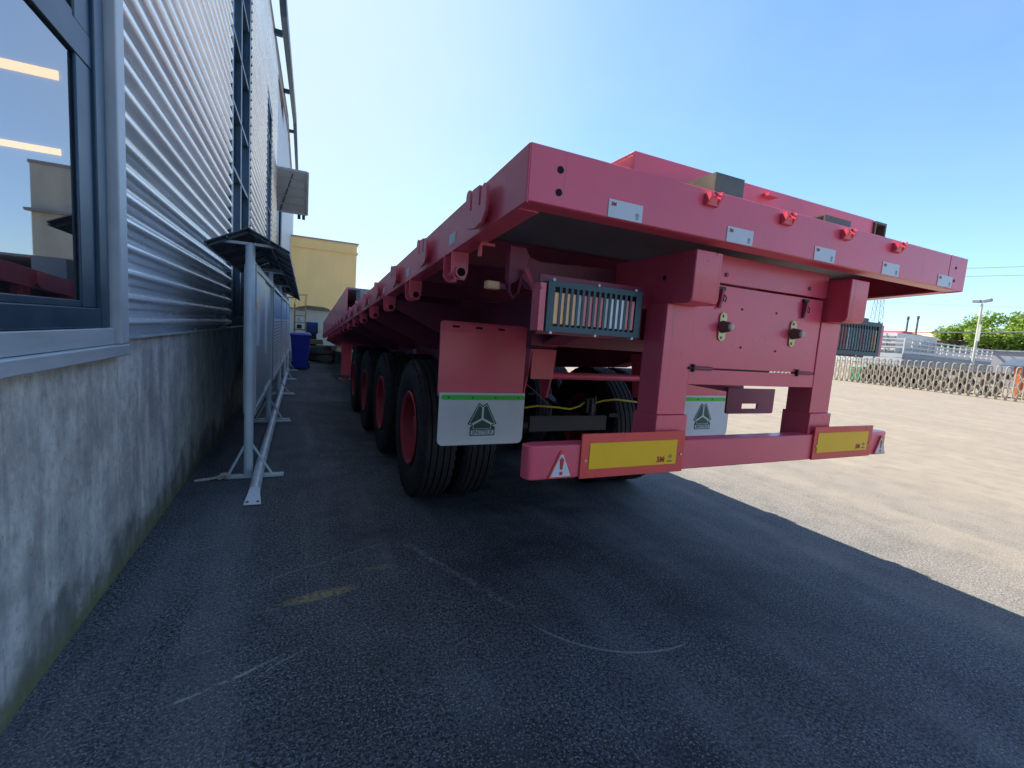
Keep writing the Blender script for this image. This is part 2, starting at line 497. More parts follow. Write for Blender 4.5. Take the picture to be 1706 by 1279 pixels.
# ------------------------------------------------------------------ mesh helpers
class MB:
    def __init__(self, tf=None):
        self.v, self.f, self.tf = [], [], tf

    def add(self, vs, fs):
        o = len(self.v)
        self.v += [tuple(p) for p in vs]
        self.f += [tuple(i+o for i in q) for q in fs]
        return self

    def box(self, x0, x1, y0, y1, z0, z1):
        vs = [(x, y, z) for x in (x0, x1) for y in (y0, y1) for z in (z0, z1)]
        return self.add(vs, [(0, 1, 3, 2), (4, 6, 7, 5), (0, 4, 5, 1), (2, 3, 7, 6), (0, 2, 6, 4), (1, 5, 7, 3)])

    def bar(self, p0, p1, w, h, up=(0, 0, 1)):
        """rectangular bar from p0 to p1, w across, h along up"""
        p0, p1 = Vector(p0), Vector(p1)
        d = (p1-p0).normalized()
        s = d.cross(Vector(up))
        if s.length < 1e-4:
            s = d.cross(Vector((1, 0, 0)))
        s.normalize()
        u = s.cross(d)
        vs = [p + s*a*w/2 + u*b*h/2 for p in (p0, p1) for a, b in ((-1, -1), (1, -1), (1, 1), (-1, 1))]
        return self.add(vs, [(0, 1, 2, 3), (7, 6, 5, 4), (0, 4, 5, 1), (1, 5, 6, 2), (2, 6, 7, 3), (3, 7, 4, 0)])

    def tube(self, pts, r, n=10, caps=True, r1=None):
        pts = [Vector(p) for p in pts]
        rings = []
        prev = None
        for i, p in enumerate(pts):
            d = (pts[min(i+1, len(pts)-1)]-pts[max(i-1, 0)]).normalized()
            if prev is None:
                a = d.cross(Vector((0, 0, 1)))
                if a.length < .05:
                    a = d.cross(Vector((1, 0, 0)))
            else:
                a = prev-d*prev.dot(d)
            a.normalize()
            prev = a
            b = d.cross(a)
            rr = r if r1 is None else r+(r1-r)*i/(len(pts)-1)
            rings.append([p+(a*cos(2*pi*k/n)+b*sin(2*pi*k/n))*rr for k in range(n)])
        vs = [p for q in rings for p in q]
        fs = []
        for i in range(len(pts)-1):
            for k in range(n):
                fs.append((i*n+k, i*n+(k+1) % n, (i+1)*n+(k+1) % n, (i+1)*n+k))
        if caps:
            fs.append(tuple(range(n-1, -1, -1)))
            fs.append(tuple((len(pts)-1)*n+k for k in range(n)))
        return self.add(vs, fs)

    def prism(self, poly, ext):
        ext = Vector(ext)
        n = len(poly)
        vs = [Vector(p) for p in poly]+[Vector(p)+ext for p in poly]
        fs = [tuple(range(n)), tuple(range(2*n-1, n-1, -1))]
        fs += [(i, i+n, (i+1) % n+n, (i+1) % n) for i in range(n)]
        return self.add(vs, fs)

    def lathe(self, prof, o, ax, n=32, closed=False):
        """prof: (radius, height along ax)"""
        o, ax = Vector(o), Vector(ax).normalized()
        a = ax.cross(Vector((0, 0, 1)))
        if a.length < .05:
            a = ax.cross(Vector((1, 0, 0)))
        a.normalize()
        b = ax.cross(a)
        m = len(prof)
        vs = [o+ax*h+(a*cos(2*pi*k/n)+b*sin(2*pi*k/n))*r for r, h in prof for k in range(n)]
        fs = []
        for i in range(m if closed else m-1):
            j = (i+1) % m
            for k in range(n):
                fs.append((i*n+k, i*n+(k+1) % n, j*n+(k+1) % n, j*n+k))
        return self.add(vs, fs)

    def build(self, name, mat, parent=None, bevel=0., smooth=True, rel=True, angle=35):
        me = bpy.data.meshes.new(name)
        vs = self.v
        if self.tf:
            vs = [self.tf(p) for p in vs]
        if parent is not None and rel:
            q = world_loc(parent)
            vs = [(p[0]-q[0], p[1]-q[1], p[2]-q[2]) for p in vs]
        me.from_pydata(vs, [], self.f)
        me.update()
        import bmesh
        bm = bmesh.new()
        bm.from_mesh(me)
        bmesh.ops.recalc_face_normals(bm, faces=bm.faces)
        bm.to_mesh(me)
        bm.free()
        me.materials.append(mat)
        if smooth:
            me.shade_smooth()
            me.set_sharp_from_angle(angle=radians(angle))
        o = bpy.data.objects.new(name, me)
        col.objects.link(o)
        if parent is not None:
            o.parent = parent
        if bevel:
            md = o.modifiers.new("bevel", 'BEVEL')
            md.width = bevel
            md.segments = 2
            md.limit_method = 'ANGLE'
            md.angle_limit = radians(40)
        return o


def world_loc(o):
    v = Vector((0, 0, 0))
    while o is not None:
        v += o.location
        o = o.parent
    return v


def tag(o, label=None, cat=None, group=None, kind=None):
    for k, x in (("label", label), ("category", cat), ("group", group), ("kind", kind)):
        if x:
            o[k] = x
    return o


def thing(name, loc, label, cat, group=None):
    o = bpy.data.objects.new(name, None)
    o.empty_display_size = .2
    o.location = loc
    col.objects.link(o)
    return tag(o, label, cat, group)


def copy_tree(o, parent=None):
    c = o.copy()
    col.objects.link(c)
    c.parent = parent
    for ch in list(o.children):
        copy_tree(ch, c)
    return c


def inst(src, parent, loc=None):
    """another part that shares the mesh of src, with its sub-parts"""
    c = copy_tree(src, parent)
    if loc is not None:
        c.location = loc
    return c


def lettering(body, size, mat, parent, org, xdir=(1, 0, 0), up=(0, 0, 1), name="lettering", align='CENTER', squash=1., bold=0.):
    cu = bpy.data.curves.new(name, 'FONT')
    cu.body = body
    cu.size = size
    cu.align_x = align
    cu.align_y = 'CENTER'
    cu.extrude = .0004
    cu.offset = bold
    cu.resolution_u = 3
    tmp = bpy.data.objects.new(name+"_tmp", cu)
    col.objects.link(tmp)
    dg = bpy.context.evaluated_depsgraph_get()
    me = bpy.data.meshes.new_from_object(tmp.evaluated_get(dg))
    bpy.data.objects.remove(tmp)
    xd, ud = Vector(xdir).normalized(), Vector(up).normalized()
    nd = xd.cross(ud)
    q = world_loc(parent) if parent else Vector()
    for v in me.vertices:
        c = v.co.copy()
        v.co = Vector(org)+xd*c.x*squash+ud*c.y+nd*c.z-q
    me.materials.clear()
    me.materials.append(mat)
    me.name = name
    o = bpy.data.objects.new(name, me)
    col.objects.link(o)
    o.parent = parent
    return o


def poly_y(pts, y):
    """(x, z) outline at depth y"""
    return [(a, y, b) for a, b in pts]


def rrect(x0, x1, z0, z1, r, n=4, corners=(1, 1, 1, 1)):
    """rounded rectangle; corners bl, br, tr, tl"""
    out = []
    for (cx, cz, a0, on, px, pz) in ((x0+r, z0+r, 180, corners[0], x0, z0), (x1-r, z0+r, 270, corners[1], x1, z0),
                                     (x1-r, z1-r, 0, corners[2], x1, z1), (x0+r, z1-r, 90, corners[3], x0, z1)):
        if on:
            for i in range(n+1):
                a = radians(a0+90*i/n)
                out.append((cx+r*cos(a), cz+r*sin(a)))
        else:
            out.append((px, pz))
    return out


# ------------------------------------------------------------------ ground
def sstep(a, b, x):
    t = min(1, max(0, (x-a)/(b-a)))
    return t*t*(3-2*t)


def gz(x, y):
    """the yard dips a little under the middle of the trailer"""
    return -.12*sstep(4, 7.6, y)*(1-sstep(9.8, 12.6, y))*sstep(.05, .8, x)*(1-sstep(3.9, 6.5, x))


def build_ground():
    xs = [-900, -300, -100, -40, -15, -5, -1.5]+[-1+.25*i for i in range(34)]+[8, 10, 14, 20, 30, 45, 80, 200, 500, 1200]
    ys = [-900, -300, -80, -20, -5, 0]+[.5+.35*i for i in range(42)]+[16, 18, 22, 30, 45, 80, 200, 500, 1200]
    vs = [(x, y, gz(x, y)) for x in xs for y in ys]
    ny = len(ys)
    fs = [(i*ny+j, (i+1)*ny+j, (i+1)*ny+j+1, i*ny+j+1) for i in range(len(xs)-1) for j in range(ny-1)]
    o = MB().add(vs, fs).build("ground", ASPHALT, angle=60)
    tag(o, "worn dusty asphalt yard running under the trailer to the gate", None, None, "structure")


build_ground()

# ------------------------------------------------------------------ workshop building (left)
WX = -.88


def wall_top(y):
    if y < 12.9:  # unseen near end kept level, height chosen to shade the trailer's left side
        return 8.7
    if y < 24:
        return 8.7+.16*(y-12.9)
    return 10.48-.05*(y-24)


B = thing("workshop_building", (WX, 3.0, 0), "tall workshop clad in silver corrugated sheet on a stained concrete base", "building")


def plinth():
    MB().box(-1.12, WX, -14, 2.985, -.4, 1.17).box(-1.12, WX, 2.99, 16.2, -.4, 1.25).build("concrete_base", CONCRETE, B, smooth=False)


def corrugated(y0, y1, z0, z1, name="cladding_sheet"):
    p, am = .132, .030
    n = int((z1-z0)/p*10)
    pr = []
    for i in range(n+1):
        z = z0+(z1-z0)*i/n
        s = sin(2*pi*(z-1.27)/p-pi/2)
        s = (abs(s)**.75)*(1 if s > 0 else -1)
        pr.append((WX+am*s, z))
    vs = [(x, y, z) for y in (y0, y1) for x, z in pr]
    m = n+1
    fs = [(i, i+1, m+i+1, m+i) for i in range(n)]
    return MB().add(vs, fs).build(name, GALV, B, angle=180)


plinth()
corrugated(3.0, 6.85, 1.262, 8.6)
corrugated(8.98, 12.30, 1.262, 8.6)
corrugated(13.97, 16.15, 1.262, 8.6)
corrugated(12.31, 13.96, 6.6, 8.6)
corrugated(6.86, 8.97, 7.6, 8.6)
corrugated(-14, 2.99, 5.4, 8.6)
# drip flashing along the foot of the cladding
for a, b in ((3.0, 6.85), (8.98, 12.3), (13.97, 16.15)):
    MB().box(WX-.05, WX+.03, a, b, 1.251, 1.262).build("drip_flashing", TRIM, B, smooth=False)
# flat vertical panels beyond the door, up to the verge
mb = MB()
y = 20.2
while y < 37:
    y1 = min(y+1.0, 37)
    mb.box(WX-.04, WX, y, y1-.04, -.3, wall_top(y)-.55)
    mb.box(WX-.05, WX-.025, y1-.04, y1, -.3, wall_top(y)-.55)
    y = y1
mb.build("flat_cladding", TRIM, B, smooth=False)
MB().box(WX-.04, WX-.002, 16.15, 20.2, 5.9, 8.6).build("panel_over_door", TRIM, B, smooth=False)
# fascia band following the roof line
ys = [-14, 12.9, 16, 20, 24, 30, 37]
vs = []
for yy in ys:
    t = wall_top(yy)
    lo = 8.6 if yy <= 16.15 else t-.55
    vs += [(WX+.03, yy, lo), (WX+.03, yy, t), (WX-.16, yy, t), (WX-.16, yy, lo)]
fs = []
for i in range(len(ys)-1):
    for k in range(4):
        fs.append((i*4+k, i*4+(k+1) % 4, i*4+4+(k+1) % 4, i*4+4+k))
fs += [(0, 1, 2, 3), (len(ys)*4-4, len(ys)*4-1, len(ys)*4-2, len(ys)*4-3)]
MB().add(vs, fs).build("fascia", FASCIA, B, smooth=False)
# steel verge rail carried out from the wall on brackets
vs = []
for yy in ys:
    t = wall_top(yy)+.04
    vs += [(-.66, yy, t-.30), (-.66, yy, t), (-.52, yy, t), (-.52, yy, t-.30)]
MB().add(vs, fs).build("verge_rail", FRAME_BLUE, B, smooth=False)
for yy in (5, 9, 14.0, 19.2, 25, 31):
    MB().box(WX+.03, -.661, yy, yy+.12, wall_top(yy)-.28, wall_top(yy)-.16).build("verge_bracket", FRAME_BLUE, B, smooth=False)
# roof, end walls, interior
MB().box(-16, WX-.16, -14, 12.9, 8.5, 8.68).build("roof", FASCIA, B, smooth=False)
MB().prism([(-16, 12.9, 8.5), (-16, 24, 10.3), (-16, 37, 9.7), (-16, 37, 9.85), (-16, 24, 10.45), (-16, 12.9, 8.65)], (15-.04, 0, 0)).build("roof", FASCIA, B, smooth=False)
MB().box(-16, WX-.05, 36.9, 37, -.3, 9.7).box(-16, WX-.05, -14.1, -14, -.3, 8.6).box(-16.1, -16, -14, 37, -.3, 9.7).build("outer_wall", TRIM, B, smooth=False)
MB().box(-15.9, -1.13, 12.02, 12.12, 0, 8.5).build("interior_wall", INTERIOR, B, smooth=False)
MB().box(-15.9, -1.13, -13.9, 12.0, .02, .06).build("interior_floor", INTERIOR, B, smooth=False)
for k in range(7):
    x0 = -4.32-1.18*k
    for za, zb in ((5.60, 5.76), (4.24, 4.35)):
        MB().box(x0-1.02, x0, 11.985, 12.018, za, zb).build("translucent_panel", SUNPANEL, B, smooth=False)
# pale corner trim beside the first window
MB().box(WX-.03, WX+.05, 2.89, 2.998, 1.232, 8.6).build("corner_trim", TRIM, B, bevel=.006)


def window(y0, y1, z0, z1, fr, transoms, mull, recess=.07, glass_y=None, label=None):
    """fixed window: frame > glass panes, transoms, mullions"""
    w = MB()
    xo, xi = WX+.016, WX-recess-.04
    w.box(xi, xo, y0, y0+fr, z0, z1).box(xi, xo, y1-fr, y1, z0, z1)
    w.box(xi, xo, y0+fr, y1-fr, z0, z0+fr*.8).box(xi, xo, y0+fr, y1-fr, z1-fr, z1)
    f = w.build("window_frame", FRAME_BLUE, B, bevel=.005)
    for zt, th in transoms:
        MB().box(xi+.01, xo-.012, y0+fr, y1-fr, zt, zt+th).build("transom", FRAME_BLUE, f, bevel=.004)
    for ym, th in mull:
        MB().box(xi+.012, xo-.018, ym, ym+th, z0+fr*.8, z1-fr).build("mullion", FRAME_BLUE, f, bevel=.004)
    zs = [z0+fr*.8]+[v for zt, th in transoms for v in (zt, zt+th)]+[z1-fr]
    for k in range(0, len(zs), 2):
        yy = [y0+fr]+[v for ym, th in mull for v in (ym, ym+th)]+[y1-fr]
        for j in range(0, len(yy), 2):
            g = MB().add([(WX-recess, yy[j], zs[k]), (WX-recess, yy[j+1], zs[k]), (WX-recess, yy[j+1], zs[k+1]), (WX-recess, yy[j], zs[k+1])], [(0, 1, 2, 3)])
            g.build("pane", GLASS, f, smooth=False)
    return f


f1 = window(-2.2, 2.855, 1.315, 5.38, .11, [(2.44, .13)], [], .012)
# inner casement frame round the lower and upper panes of the first window
for (za, zb) in ((1.403, 2.44), (2.57, 5.27)):
    MB().box(WX-.0115, WX+.002, 2.592, 2.745, za, zb).build("casement_stile", FRAME_BLUE, f1, bevel=.006)
    MB().box(WX-.0112, WX-.002, -2.09, 2.591, za, za+.03).build("casement_rail", FRAME_BLUE, f1, bevel=.005)
window(6.87, 8.95, 1.28, 7.58, .16, [(2.45, .05), (3.3, .05), (4.1, .05), (4.95, .05), (5.8, .05), (6.6, .05)], [(7.9, .12)], .06)
window(12.32, 13.95, 1.28, 6.58, .15, [(2.45, .05), (3.3, .05), (4.1, .05), (4.95, .05), (5.8, .05)], [(13.0, .1)], .06)
# sills
MB().box(WX-.10, WX+.03, -2.4, 2.86, 1.232, 1.312).build("sill_upstand", SILL, B, bevel=.004)
MB().box(WX-.10, WX+.055, -2.4, 2.985, 1.172, 1.230).build("window_sill", SILL, B, bevel=.006)
MB().box(WX-.1, WX+.045, 6.83, 8.99, 1.256, 1.278).build("window_sill", SILL, B, bevel=.004)
MB().box(WX-.1, WX+.045, 12.28, 13.99, 1.256, 1.278).build("window_sill", SILL, B, bevel=.004)
# doorway with dark sliding door, and the tilted awning over it
MB().box(WX-.14, WX-.09, 16.2, 20.15, -.2, 5.88).build("sliding_door", FRAME_BLUE, B, smooth=False)
aw = MB()
A0, A1 = Vector((WX+.01, 16.05, 5.93)), Vector((WX+.01, 17.45, 4.98))
ux = Vector((.86, 0, 0))
d = (A1-A0).normalized()
nn = ux.cross(d).normalized()
awn = MB().prism([A0, A0+ux, A1+ux, A1], nn*.012).build("awning_sheet", GREYP, B, smooth=False)
fr = MB()
for p, q in ((A0, A0+ux), (A0+ux, A1+ux), (A1+ux, A1), (A1, A0)):
    fr.bar(p, q, .07, .07)
for k in (1, 2, 3, 4):
    p = A0+(A1-A0)*k/5
    fr.bar(p-nn*.02, p+ux-nn*.02, .02, .02)
fr.build("awning_frame", GREYP, awn, smooth=False)
MB().bar(A1+Vector((.05, 0, 0)), A0+Vector((.45, .1, -.05)), .035, .035).build("awning_stay", FRAME_BLUE, awn, smooth=False)
lm = MB()
for k in (0, 1):
    lm.tube([A1+Vector((.62+.14*k, .1, -.02)), A1+Vector((.62+.14*k, .1, -.16))], .05, 10)
lm.build("awning_lamp", BLACK, awn)

# ------------------------------------------------------------------ trailer
XL, XR, YR = .613, 3.317, 1.325
XC = (XL+XR)/2
ZT, ZB = 2.003, 1.828
K = .058


def S(p):
    """the deck falls gently towards the front"""
    return (p[0], p[1], p[2]-K*(p[1]-YR))


def sh(y):
    return -K*(y-YR)


T = thing("flatbed_trailer", (XC, YR, 0), "long red four axle flatbed trailer parked alongside the corrugated workshop", "trailer")
YF = 18.3
# deck plate and edges
MB(S).box(XL+.012, XR-.012, YR+.01, YF, ZT-.03, ZT-.006).build("deck_plate", DECK, T, smooth=False)
rb = MB(S)
rb.box(XL+.004, XR-.18, YR, YR+.010, ZB, ZT)
rb.box(XL+.004, XR-.004, YR+.0101, YR+.075, ZB, ZB+.012)
rb.build("rear_beam", RED, T, bevel=.004)
MB(S).box(XR-.1795, XR, YR-.001, YR+.010, ZB-.002, ZT).build("corner_plate", RED, T, bevel=.003)
for xs_, sgn in ((XL, 1), (XR, -1)):
    r = MB(S)
    a, b = sorted((xs_, xs_+sgn*.01))
    r.box(a, b, YR+.0015, YF, ZB-.004, ZT-.002)
    a, b = sorted((xs_+sgn*.0101, xs_+sgn*.085))
    r.box(a, b, YR+.076, YF, ZB-.004, ZB+.008)
    r.build("side_rail", RED, T, bevel=.003)
# holes near the corners
for hx in (.726, 3.201):
    for hz in (1.941, 1.872):
        MB().lathe([(0, 0), (.0115 if hx < 1 else .008, 0)], (hx, YR-.0022, hz), (0, 1, 0), 16).build("bolt_hole", HOLE, T)
# underside: main beams, cross members, outriggers
for xa in (1.405, 2.42):
    mbm = MB(S)
    # web and flanges, deepening from the shallow tail
    prof_z = [(1.9, 1.62), (3.2, 1.33), (4.2, 1.30), (10.5, 1.36), (12.5, 1.60), (YF, 1.62)]
    for (ya, za), (yb, zb) in zip(prof_z[:-1], prof_z[1:]):
        mbm.prism([(xa+.06, ya, za), (xa+.06, yb, zb), (xa+.06, yb, 1.80), (xa+.06, ya, 1.80)], (.02, 0, 0))
        mbm.prism([(xa, ya, za-.016), (xa, yb, zb-.016), (xa, yb, zb-.001), (xa, ya, za-.001)], (.14, 0, 0))
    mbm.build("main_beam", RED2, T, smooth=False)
src = None
for i in range(22):
    yy = 2.35+.72*i
    if src is None:
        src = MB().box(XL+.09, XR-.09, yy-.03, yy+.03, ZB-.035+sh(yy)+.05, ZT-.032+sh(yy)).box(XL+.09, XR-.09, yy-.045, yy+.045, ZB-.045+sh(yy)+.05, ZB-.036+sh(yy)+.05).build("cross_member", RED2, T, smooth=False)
    else:
        inst(src, T, (0, .72*i, -K*.72*i))
src = None
for i in range(11):
    for side in (0, 1):
        yy = 4.0+1.35*i
        if src is None:
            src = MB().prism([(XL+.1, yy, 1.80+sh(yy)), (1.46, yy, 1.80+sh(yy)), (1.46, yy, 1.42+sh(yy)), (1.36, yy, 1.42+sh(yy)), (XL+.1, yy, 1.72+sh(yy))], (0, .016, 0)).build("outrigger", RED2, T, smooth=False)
        else:
            o = inst(src, T, (0, 1.35*i, -K*1.35*i))
            if side:
                o.scale = (-1, 1, 1)
# rear cross beam behind the lamps
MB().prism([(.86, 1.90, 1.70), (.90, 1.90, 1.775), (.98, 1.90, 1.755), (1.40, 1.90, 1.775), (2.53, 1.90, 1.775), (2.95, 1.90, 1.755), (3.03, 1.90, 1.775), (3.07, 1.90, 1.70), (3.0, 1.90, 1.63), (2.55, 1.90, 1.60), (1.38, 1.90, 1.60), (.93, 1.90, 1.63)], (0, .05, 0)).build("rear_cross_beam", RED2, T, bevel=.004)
MB().box(1.32, 2.61, 2.62, 2.655, 1.36, 1.43).box(1.32, 2.61, 2.58, 2.70, 1.431, 1.445).build("lower_cross_beam", RED2, T, smooth=False)
# beam tails: boxes whose faces look at the camera, rounded lower corner
for xa in (1.395, 2.413):
    pr = [(1.385, 1.80), (1.385, 1.615), (1.392, 1.597), (1.41, 1.590), (1.90, 1.590), (1.90, 1.80)]
    MB().prism([(xa, a, b) for a, b in pr], (.145, 0, 0)).build("beam_end", RED, T, bevel=.004)
    MB().lathe([(0, 0), (.011, 0)], (xa-.0015 if xa > 2 else xa-.0015, 1.55, 1.70), (1, 0, 0), 14).build("bolt_hole", HOLE, T)
# tail frame legs
for xa in (1.372, 2.392):
    lg = MB()
    lg.box(xa, xa+.158, 1.490, 1.502, 1.118, 1.59)
    lg.box(xa, xa+.012, 1.5021, 1.62, 1.05, 1.59)
    lg.box(xa+.146, xa+.158, 1.5021, 1.62, 1.05, 1.59)
    lg.box(xa+.012, xa+.146, 1.60, 1.612, 1.05, 1.59)
    lg.build("tail_leg", RED, T, bevel=.003)
    sl = MB()
    sl.box(xa-.008, xa+.166, 1.478, 1.4895, .90, 1.118)
    sl.box(xa-.008, xa+.004-.005, 1.4896, 1.63, .90, 1.118)
    sl.box(xa+.159, xa+.166, 1.4896, 1.63, .90, 1.118)
    sl.build("leg_sleeve", RED, T, bevel=.003)
# tail panel in three strips with open joints
PX0, PX1 = 1.531, 2.391
MB().box(1.541, 2.412, 1.495, 1.505, 1.706, 1.826).build("upper_panel", RED, T, bevel=.002)
MB().box(PX0, PX1, 1.495, 1.505, 1.327, 1.696).build("tail_panel", RED, T, bevel=.002)
MB().box(PX0, PX1, 1.492, 1.502, 1.252, 1.320).box(PX0, PX1, 1.5021, 1.56, 1.252, 1.262).build("lower_panel", RED, T, bevel=.002)
MB().box(PX0, 2.07, 1.5065, 1.512, 1.30, 1.345).build("gap_shade_strip", BLACK, T, smooth=False)  # black strip added behind the joint so its left part looks dark
# hinges: black pins on the lower joint, and latches on the upper one
for hx in (1.60, 2.30):
    h = MB().tube([(hx-.045, 1.488, 1.325), (hx+.06, 1.488, 1.325)], .009, 10).build("hinge", RED2, T)
    MB().box(hx-.055, hx-.046, 1.480, 1.4945, 1.308, 1.342).build("hinge_lug", BLACK, h, smooth=False)
MB().tube([(PX0-.01, 1.4885, 1.325), (1.56, 1.4885, 1.325)], .006, 8).build("hinge_pin", BLACK, T)
for lx in (1.655, 2.232):
    la = MB().prism([(lx, 1.47, 1.675), (lx, 1.493, 1.675), (lx, 1.493, 1.60), (lx, 1.482, 1.592), (lx, 1.474, 1.63)], (.012, 0, 0)).build("latch", RED2, T)
    MB().box(lx-.004, lx+.034, 1.484, 1.494, 1.672, 1.688).build("latch_plate", BLACK, la, smooth=False)
    MB().tube([(lx+.026, 1.484, 1.655), (lx+.042, 1.484, 1.645), (lx+.038, 1.484, 1.625), (lx+.026, 1.484, 1.628), (lx+.026, 1.484, 1.655)], .0028, 6).build("latch_ring", BLACK, la)
    MB().box(lx+.03, lx+.045, 1.489, 1.4945, 1.735, 1.752).build("latch_stop", RED2, la, smooth=False)
for hx, hz in ((1.816, 1.603), (2.05, 1.604), (1.835, 1.429), (2.076, 1.424)):
    MB().lathe([(0, 0), (.0055, 0)], (hx, 1.4935, hz), (0, 1, 0), 12).build("screw_hole", HOLE, T)
# rubber buffers on zinc flanges
for bx in (1.700, 2.180):
    fl = MB().prism(poly_y(rrect(bx-.021, bx+.021, 1.452, 1.578, .0205, 6), 1.488), (0, .0055, 0)).build("buffer_flange", ZINC, T)
    bf = MB().lathe([(.028, 0), (.026, .010), (.021, .036), (.017, .042), (0, .042)], (bx, 1.488, 1.515), (0, -1, 0), 20).build("rubber_buffer", BUF, T)
    MB().lathe([(.0165, .0425), (.014, .050), (.008, .054), (0, .055)], (bx, 1.488, 1.515), (0, -1, 0), 18).build("buffer_cap", BUFCAP, bf)
    for dz in (-.048, .048):
        MB().lathe([(.007, 0), (.007, .005), (0, .006)], (bx, 1.4878, 1.515+dz), (0, -1, 0), 6).build("bolt_head", ZINC, fl)
# bumper with rounded ends
bp = [(.757, 1.52), (.757, 1.485), (.765, 1.468), (.785, 1.461), (3.06, 1.461), (3.08, 1.468), (3.088, 1.485), (3.088, 1.52), (3.05, 1.535), (.80, 1.535)]
MB().prism([(a, b, .878) for a, b in bp], (0, 0, .132)).build("bumper", RED, T, bevel=.006)
for (xa, xb, za, zb, ya, yb) in ((.982, 1.512, .874, 1.053, 1.020, 1.468), (2.402, 2.915, .878, 1.052, 2.430, 2.872)):
    pl = MB().box(xa, xb, 1.452, 1.4605, za, zb).build("marker_plate", REDREFL, T, bevel=.002)
    z0_ = za+.037
    MB().box(ya, yb, 1.4495, 1.4518, z0_, z0_+.105).build("yellow_reflector", YELREFL, pl, bevel=.001)
    lettering("3M", .034, RED_INK, pl, (yb-.086, 1.4489, z0_+.022), squash=1.0, bold=.0012)
    MB().lathe([(.0075, 0), (.0095, 0)], (yb-.034, 1.4488, z0_+.034), (0, 1, 0), 16).build("printed_ring", GREY_INK, pl)
    lettering("E4", .012, GREY_INK, pl, (yb-.034, 1.4488, z0_+.034))
    lettering("004128", .009, GREY_INK, pl, (yb-.036, 1.4488, z0_+.013))
    for (hx, hz) in ((xa+.022, z0_+.035), (xb-.018, z0_+.04)):
        MB().lathe([(.006, 0), (.006, .003), (0, .004)], (hx, 1.4518, hz), (0, -1, 0), 8).build("rivet", ZINC, pl)
for tx in (.899, 3.020):
    W2, H2 = .056, .108
    tri = lambda s, dz=0: [(tx-W2*s, .882+dz), (tx+W2*s, .882+dz), (tx+.006*s, .882+dz+H2*s), (tx-.006*s, .882+dz+H2*s)]
    tr = MB().prism(poly_y(tri(1), 1.4545), (0, .006, 0)).build("warning_triangle", REDREFL, T, bevel=.002)
    MB().prism(poly_y(tri(.80, .007), 1.4535), (0, .001, 0)).build("white_face", WHITE_STK, tr, smooth=False)
    MB().prism(poly_y([(tx-.0055, .917), (tx+.0055, .917), (tx+.0095, .955), (tx, .966), (tx-.0095, .955)], 1.4525), (0, .001, 0)).build("exclamation_bar", RED_INK, tr, smooth=False)
    MB().lathe([(0, 0), (.0075, 0)], (tx, 1.4525, .902), (0, 1, 0), 14).build("exclamation_dot", RED_INK, tr)
# reflective stickers on the rear beam
for sx in (.990, 1.548, 2.080, 2.595, 3.108):
    hw = .072
    st = MB().prism(poly_y(rrect(sx-hw, sx+hw, 1.831, 1.889, .003, 2), YR-.0022), (0, .0018, 0)).build("reflective_sticker", WHITE_STK, T, smooth=False)
    lettering("3M", .017, RED_INK, st, (sx-hw+.021, YR-.0028, 1.874), bold=.0006)
    lettering("reflex", .007, RED_INK, st, (sx-hw+.022, YR-.0028, 1.860)) if False else None
    MB().lathe([(.0055, 0), (.0072, 0)], (sx+hw-.022, YR-.0028, 1.853), (0, 1, 0), 14).build("printed_ring", GREY_INK, st)
    lettering("C3", .0085, GREY_INK, st, (sx+hw-.022, YR-.0028, 1.853))
    lettering("001", .007, GREY_INK, st, (sx+hw-.022, YR-.0028, 1.841))
# side stickers
for i in range(9):
    yy = 2.10+1.0*i
    st = MB(S).box(XL-.0018, XL-.0002, yy-.05, yy+.05, ZB+.028, ZB+.078)
    st.build("side_sticker", WHITE_STK, T, smooth=False)
# tie rings on the rear beam
for cx_ in (1.372, 1.797, 2.202, 2.612):
    tg = MB()
    zc = 1.965
    tg.prism([(cx_-.030, YR-.001, zc-.024), (cx_-.030, YR-.001, zc+.018), (cx_-.030, YR-.028, zc+.022), (cx_-.030, YR-.034, zc+.004), (cx_-.030, YR-.016, zc-.022)], (.009, 0, 0))
    tg.prism([(cx_+.020, YR-.001, zc-.024), (cx_+.020, YR-.001, zc+.018), (cx_+.020, YR-.034, zc+.026), (cx_+.020, YR-.034, zc+.006), (cx_+.020, YR-.016, zc-.022)], (.009, 0, 0))
    tg.prism([(cx_-.021, YR-.001, zc-.024), (cx_-.021, YR-.017, zc-.022), (cx_-.021, YR-.024, zc+.004), (cx_-.021, YR-.015, zc+.004), (cx_-.021, YR-.006, zc-.014)], (.041, 0, 0))
    tr = tg.build("tie_bracket", RED, T, smooth=False)
    MB().tube([(cx_-.012, YR-.03, zc+.020), (cx_-.004, YR-.036, zc+.010), (cx_+.010, YR-.036, zc+.008), (cx_+.034, YR-.033, zc+.016)], .005, 8).build("tie_pin", RED, tr)
